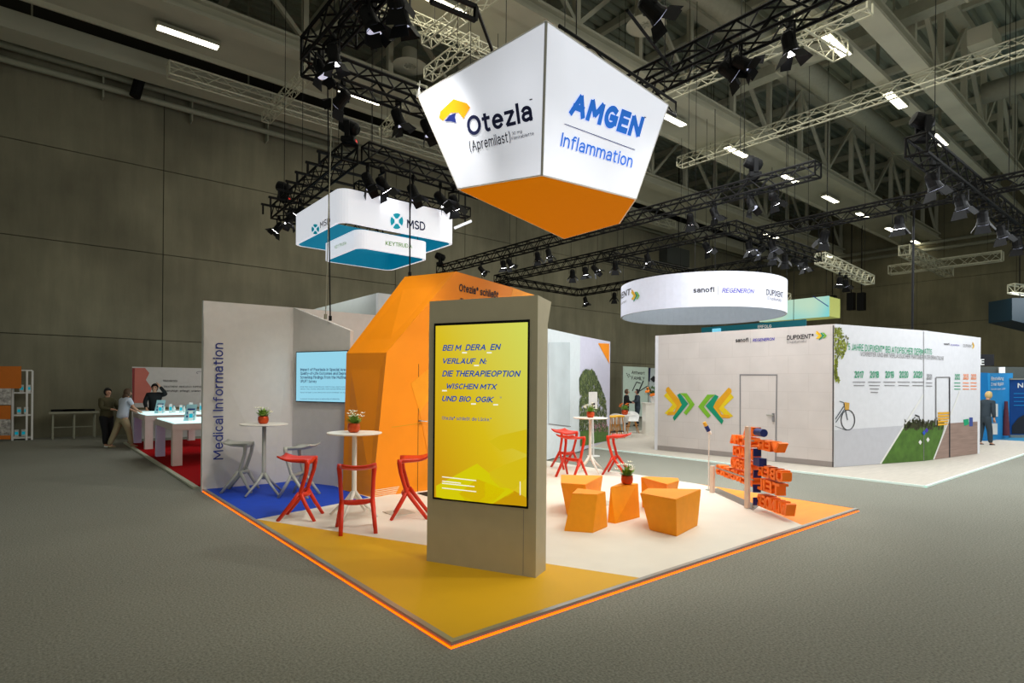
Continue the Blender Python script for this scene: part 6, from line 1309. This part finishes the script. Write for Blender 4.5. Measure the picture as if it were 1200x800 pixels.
def person(label, loc, rz, H, lean=0.0, top=M_blk, legs=M_blk, hair=M_hairb, armL=None, armR=None, spread=.1, headturn=0, sleeves='long', long_hair=False, topname='jacket', legfwd=(0, 0), shoe=M_blk):
    """faces local +Y; arms given as (elbow, hand) in body units"""
    t = thing('person', label, 'person', (0, 0, 0)); k = H / 1.7
    def V(x, y, z):   # lean about hips
        if z > .92: zz = z - .92; y, z = y * cos(lean) + zz * sin(lean), .92 + zz * cos(lean) - y * sin(lean)
        return Vector((x, y, z)) * k
    hip = V(0, 0, .93); ch_ = V(0, .0, 1.25); nk = V(0, .0, 1.44)
    aL = armL or ((-.27, .0, 1.12), (-.27, .1, .88)); aR = armR or ((.27, .0, 1.12), (.27, .1, .88))
    HD = V(0, .02, 1.58)
    N = [(hip, (.13, .1)), (V(0, 0, 1.08), (.12, .09)), (ch_, (.155, .105)), (V(0, 0, 1.39), (.1, .07)), (nk, (.05, .05)), (V(0, .01, 1.5), (.055, .06)), (V(0, .02, 1.58), (.075, .09)), (V(0, .02, 1.655), (.065, .075))]
    E = [(0, 1), (1, 2), (2, 3), (3, 4), (4, 5), (5, 6), (6, 7)]
    hands = []
    for s, A in ((-1, aL), (1, aR)):
        i = len(N); N += [(V(s * .17, 0, 1.37), .052), (V(*A[0]), .04), (V(*A[1]), .028)]; E += [(3, i), (i, i + 1), (i + 1, i + 2)]
        hp = V(*A[1]); d = (hp - V(*A[0])).normalized(); pm = hp + d * .06; j = len(N); N.append((pm, (.034, .018))); E.append((i + 2, j))
        sd = d.cross(UP); sd = sd.normalized() if sd.length > .1 else Vector((1, 0, 0))
        for f in range(4):
            b0 = pm + sd * (.022 * (f - 1.5)) + d * .03; b1 = b0 + d * (.05 if f in (1, 2) else .042) - UP * .01; jj = len(N); N += [(b0, .009), (b1, .007)]; E += [(j, jj), (jj, jj + 1)]
        jj = len(N); N += [(pm - sd * .035 + d * .01, .009), (pm - sd * .05 + d * .035, .008)]; E += [(j, jj), (jj, jj + 1)]
    feet = []
    for s in (-1, 1):
        i = len(N); f = legfwd[0 if s < 0 else 1]; N += [(V(s * .085, 0, .86), .085), (V(s * (.09 + spread * .5), f * .55 + .03, .48), .058), (V(s * (.09 + spread), f, .09), .038), (V(s * (.09 + spread), f + .12, .035), .035)]
        E += [(0, i), (i, i + 1), (i + 1, i + 2), (i + 2, i + 3)]; feet.append(V(s * (.09 + spread), f, 0))
    skinned('body', N, E, M_skin, t)
    # face
    fc = HD
    q = MB().lathe([(0, 0), (.016, .004), (.02, .02), (0, .05)], 8, fc + Vector((0, .088, -.03)) * k, (0, .4, 1)); q.build('nose', M_skin, t, smooth=True)
    for s in (-1, 1):
        MB().lathe([(0, -.008), (.011, -.004), (.011, .004), (0, .008)], 8, fc + Vector((s * .03, .083, .012)) * k, (0, 1, 0)).build('eye', M_ink, t)
        MB().lathe([(0, -.01), (.02, -.006), (.024, .004), (0, .012)], 8, fc + Vector((s * .078, -.005, -.005)) * k, (s, 0, 0)).build('ear', M_skin, t)
    MB().box(*[v * 1 for v in (fc.x - .022, fc.x + .022, fc.y + .082 * k, fc.y + .09 * k, fc.z - .052 * k, fc.z - .044 * k)]).build('mouth', mat('lips', (150, 80, 76), .6), t)
    q = MB(); hc = HD + Vector((0, -.012, .022)) * k; R_ = .108 * k
    def hp_(a_, e_): return Vector((cos(a_) * cos(e_) * R_ * .88, sin(a_) * cos(e_) * R_, sin(e_) * R_ * 1.12))
    for ia in range(18):
        for ie in range(10):
            a0, a1 = 2 * pi * ia / 18, 2 * pi * (ia + 1) / 18; e0_, e1_ = -1.0 + 2.57 * ie / 10, -1.0 + 2.57 * (ie + 1) / 10; P = hp_((a0 + a1) / 2, (e0_ + e1_) / 2)
            if P.y > .035 * k and P.z < .06 * k: continue
            q.poly([hc + hp_(a0, e0_), hc + hp_(a1, e0_), hc + hp_(a1, e1_), hc + hp_(a0, e1_)])
    q.build('hair', hair, t, smooth=True)
    if long_hair:
        skinned('hair', [(HD + Vector((0, -.06, .0)) * k, (.1, .07)), (HD + Vector((0, -.085, -.12)) * k, (.105, .055)), (HD + Vector((0, -.095, -.25)) * k, (.1, .045)), (HD + Vector((0, -.09, -.33)) * k, (.06, .03))], [(0, 1), (1, 2), (2, 3)], hair, t)
    Nt = [(V(0, 0, .8), (.185, .15)), (V(0, 0, .95), (.175, .145)), (V(0, 0, 1.1), (.16, .13)), (V(0, 0, 1.25), (.185, .135)), (V(0, 0, 1.38), (.13, .095)), (V(0, 0, 1.45), (.07, .07))]; Et = [(0, 1), (1, 2), (2, 3), (3, 4), (4, 5)]
    for s, A in ((-1, aL), (1, aR)):
        i = len(Nt); sh = V(s * .17, 0, 1.375); el = V(*A[0]); wr = V(*A[1])
        if sleeves == 'long': Nt += [(sh, .078), (el, .062), (el.lerp(wr, .95), .05)]; Et += [(4, i), (i, i + 1), (i + 1, i + 2)]
        else: Nt += [(sh, .078), (sh.lerp(el, .7), .068)]; Et += [(4, i), (i, i + 1)]
    skinned(topname, Nt, Et, top, t)
    Nl = [(V(0, 0, 1.0), (.16, .125)), (V(0, 0, .9), (.17, .14))]; El = [(0, 1)]
    for s in (-1, 1):
        i = len(Nl); f = legfwd[0 if s < 0 else 1]; Nl += [(V(s * .09, 0, .8), .11), (V(s * (.09 + spread * .5), f * .55 + .03, .48), .08), (V(s * (.09 + spread), f, .08), .062)]; El += [(1, i), (i, i + 1), (i + 1, i + 2)]
    skinned('trousers', Nl, El, legs, t)
    for p in feet:
        skinned('shoe', [(p + Vector((0, -.03, .04)), (.04, .04)), (p + Vector((0, .08, .035)), (.045, .032)), (p + Vector((0, .17, .028)), (.035, .025))], [(0, 1), (1, 2)], shoe, t)
    t.location = loc; t.rotation_euler = (0, 0, rz); return t
fr_ = lambda p, q: atan2(q[1] - p[1], q[0] - p[0]) - pi / 2
pA = pz(124.5, 524); pB = pz(143, 524.5); pC = pz(181, 516, .03)
person('woman in an olive jacket and black trousers facing a colleague', pA, fr_(pA, (2.6, 17.6)), 1.6, .05, M_olive, M_blk, M_hairk, ((-.25, .1, 1.15), (-.12, .32, 1.1)), ((.25, .1, 1.15), (.1, .34, 1.12)), spread=.0, legfwd=(.0, .08), shoe=M_white, topname='jacket')
person('woman with long brown hair in a pale shirt and khaki trousers', pB, fr_(pB, (3.4, 19.4)), 1.6, .2, M_lblue, M_khaki, M_hairb, ((-.25, .14, 1.2), (-.2, .4, 1.12)), ((.25, .12, 1.18), (.22, .38, 1.08)), spread=.1, legfwd=(-.25, .15), long_hair=True, sleeves='short', topname='shirt', shoe=M_khaki)
person('dark haired man in black behind the display tables', pC, fr_(pC, (2.5, 18)), 1.7, .1, M_blk, M_blk, M_hairk, ((-.3, .1, 1.4), (-.12, .12, 1.66)), ((.25, .05, 1.15), (.2, .25, 1.0)))
pE = pz(1153.5, 522)
person('blond person in a dark suit bending beside the blue booth', pE, fr_(pE, pE + RT + FW * .2), 1.72, .22, M_slate, M_slate, M_hairy, ((-.2, .05, 1.1), (-.2, .1, .86)), ((.2, .05, 1.1), (.2, .12, .86)), spread=.02, legfwd=(-.06, .1))
pF = pz(733.5, 500); pG = pz(747, 499)
person('person in black with a lanyard before the pale green poster', pF, fr_(pF, pF + RT), 1.65, .03, M_blk, M_blk, M_hairb, ((-.25, .05, 1.15), (-.15, .25, 1.1)), ((.25, .05, 1.15), (.12, .25, 1.12)), spread=.02)
person('person in a grey suit before the dark script poster', pG, fr_(pG, pG - RT), 1.65, .03, M_slate, M_slate, M_hairk, ((-.25, .05, 1.15), (-.15, .25, 1.1)), ((.25, .05, 1.15), (.12, .25, 1.12)), spread=.02)
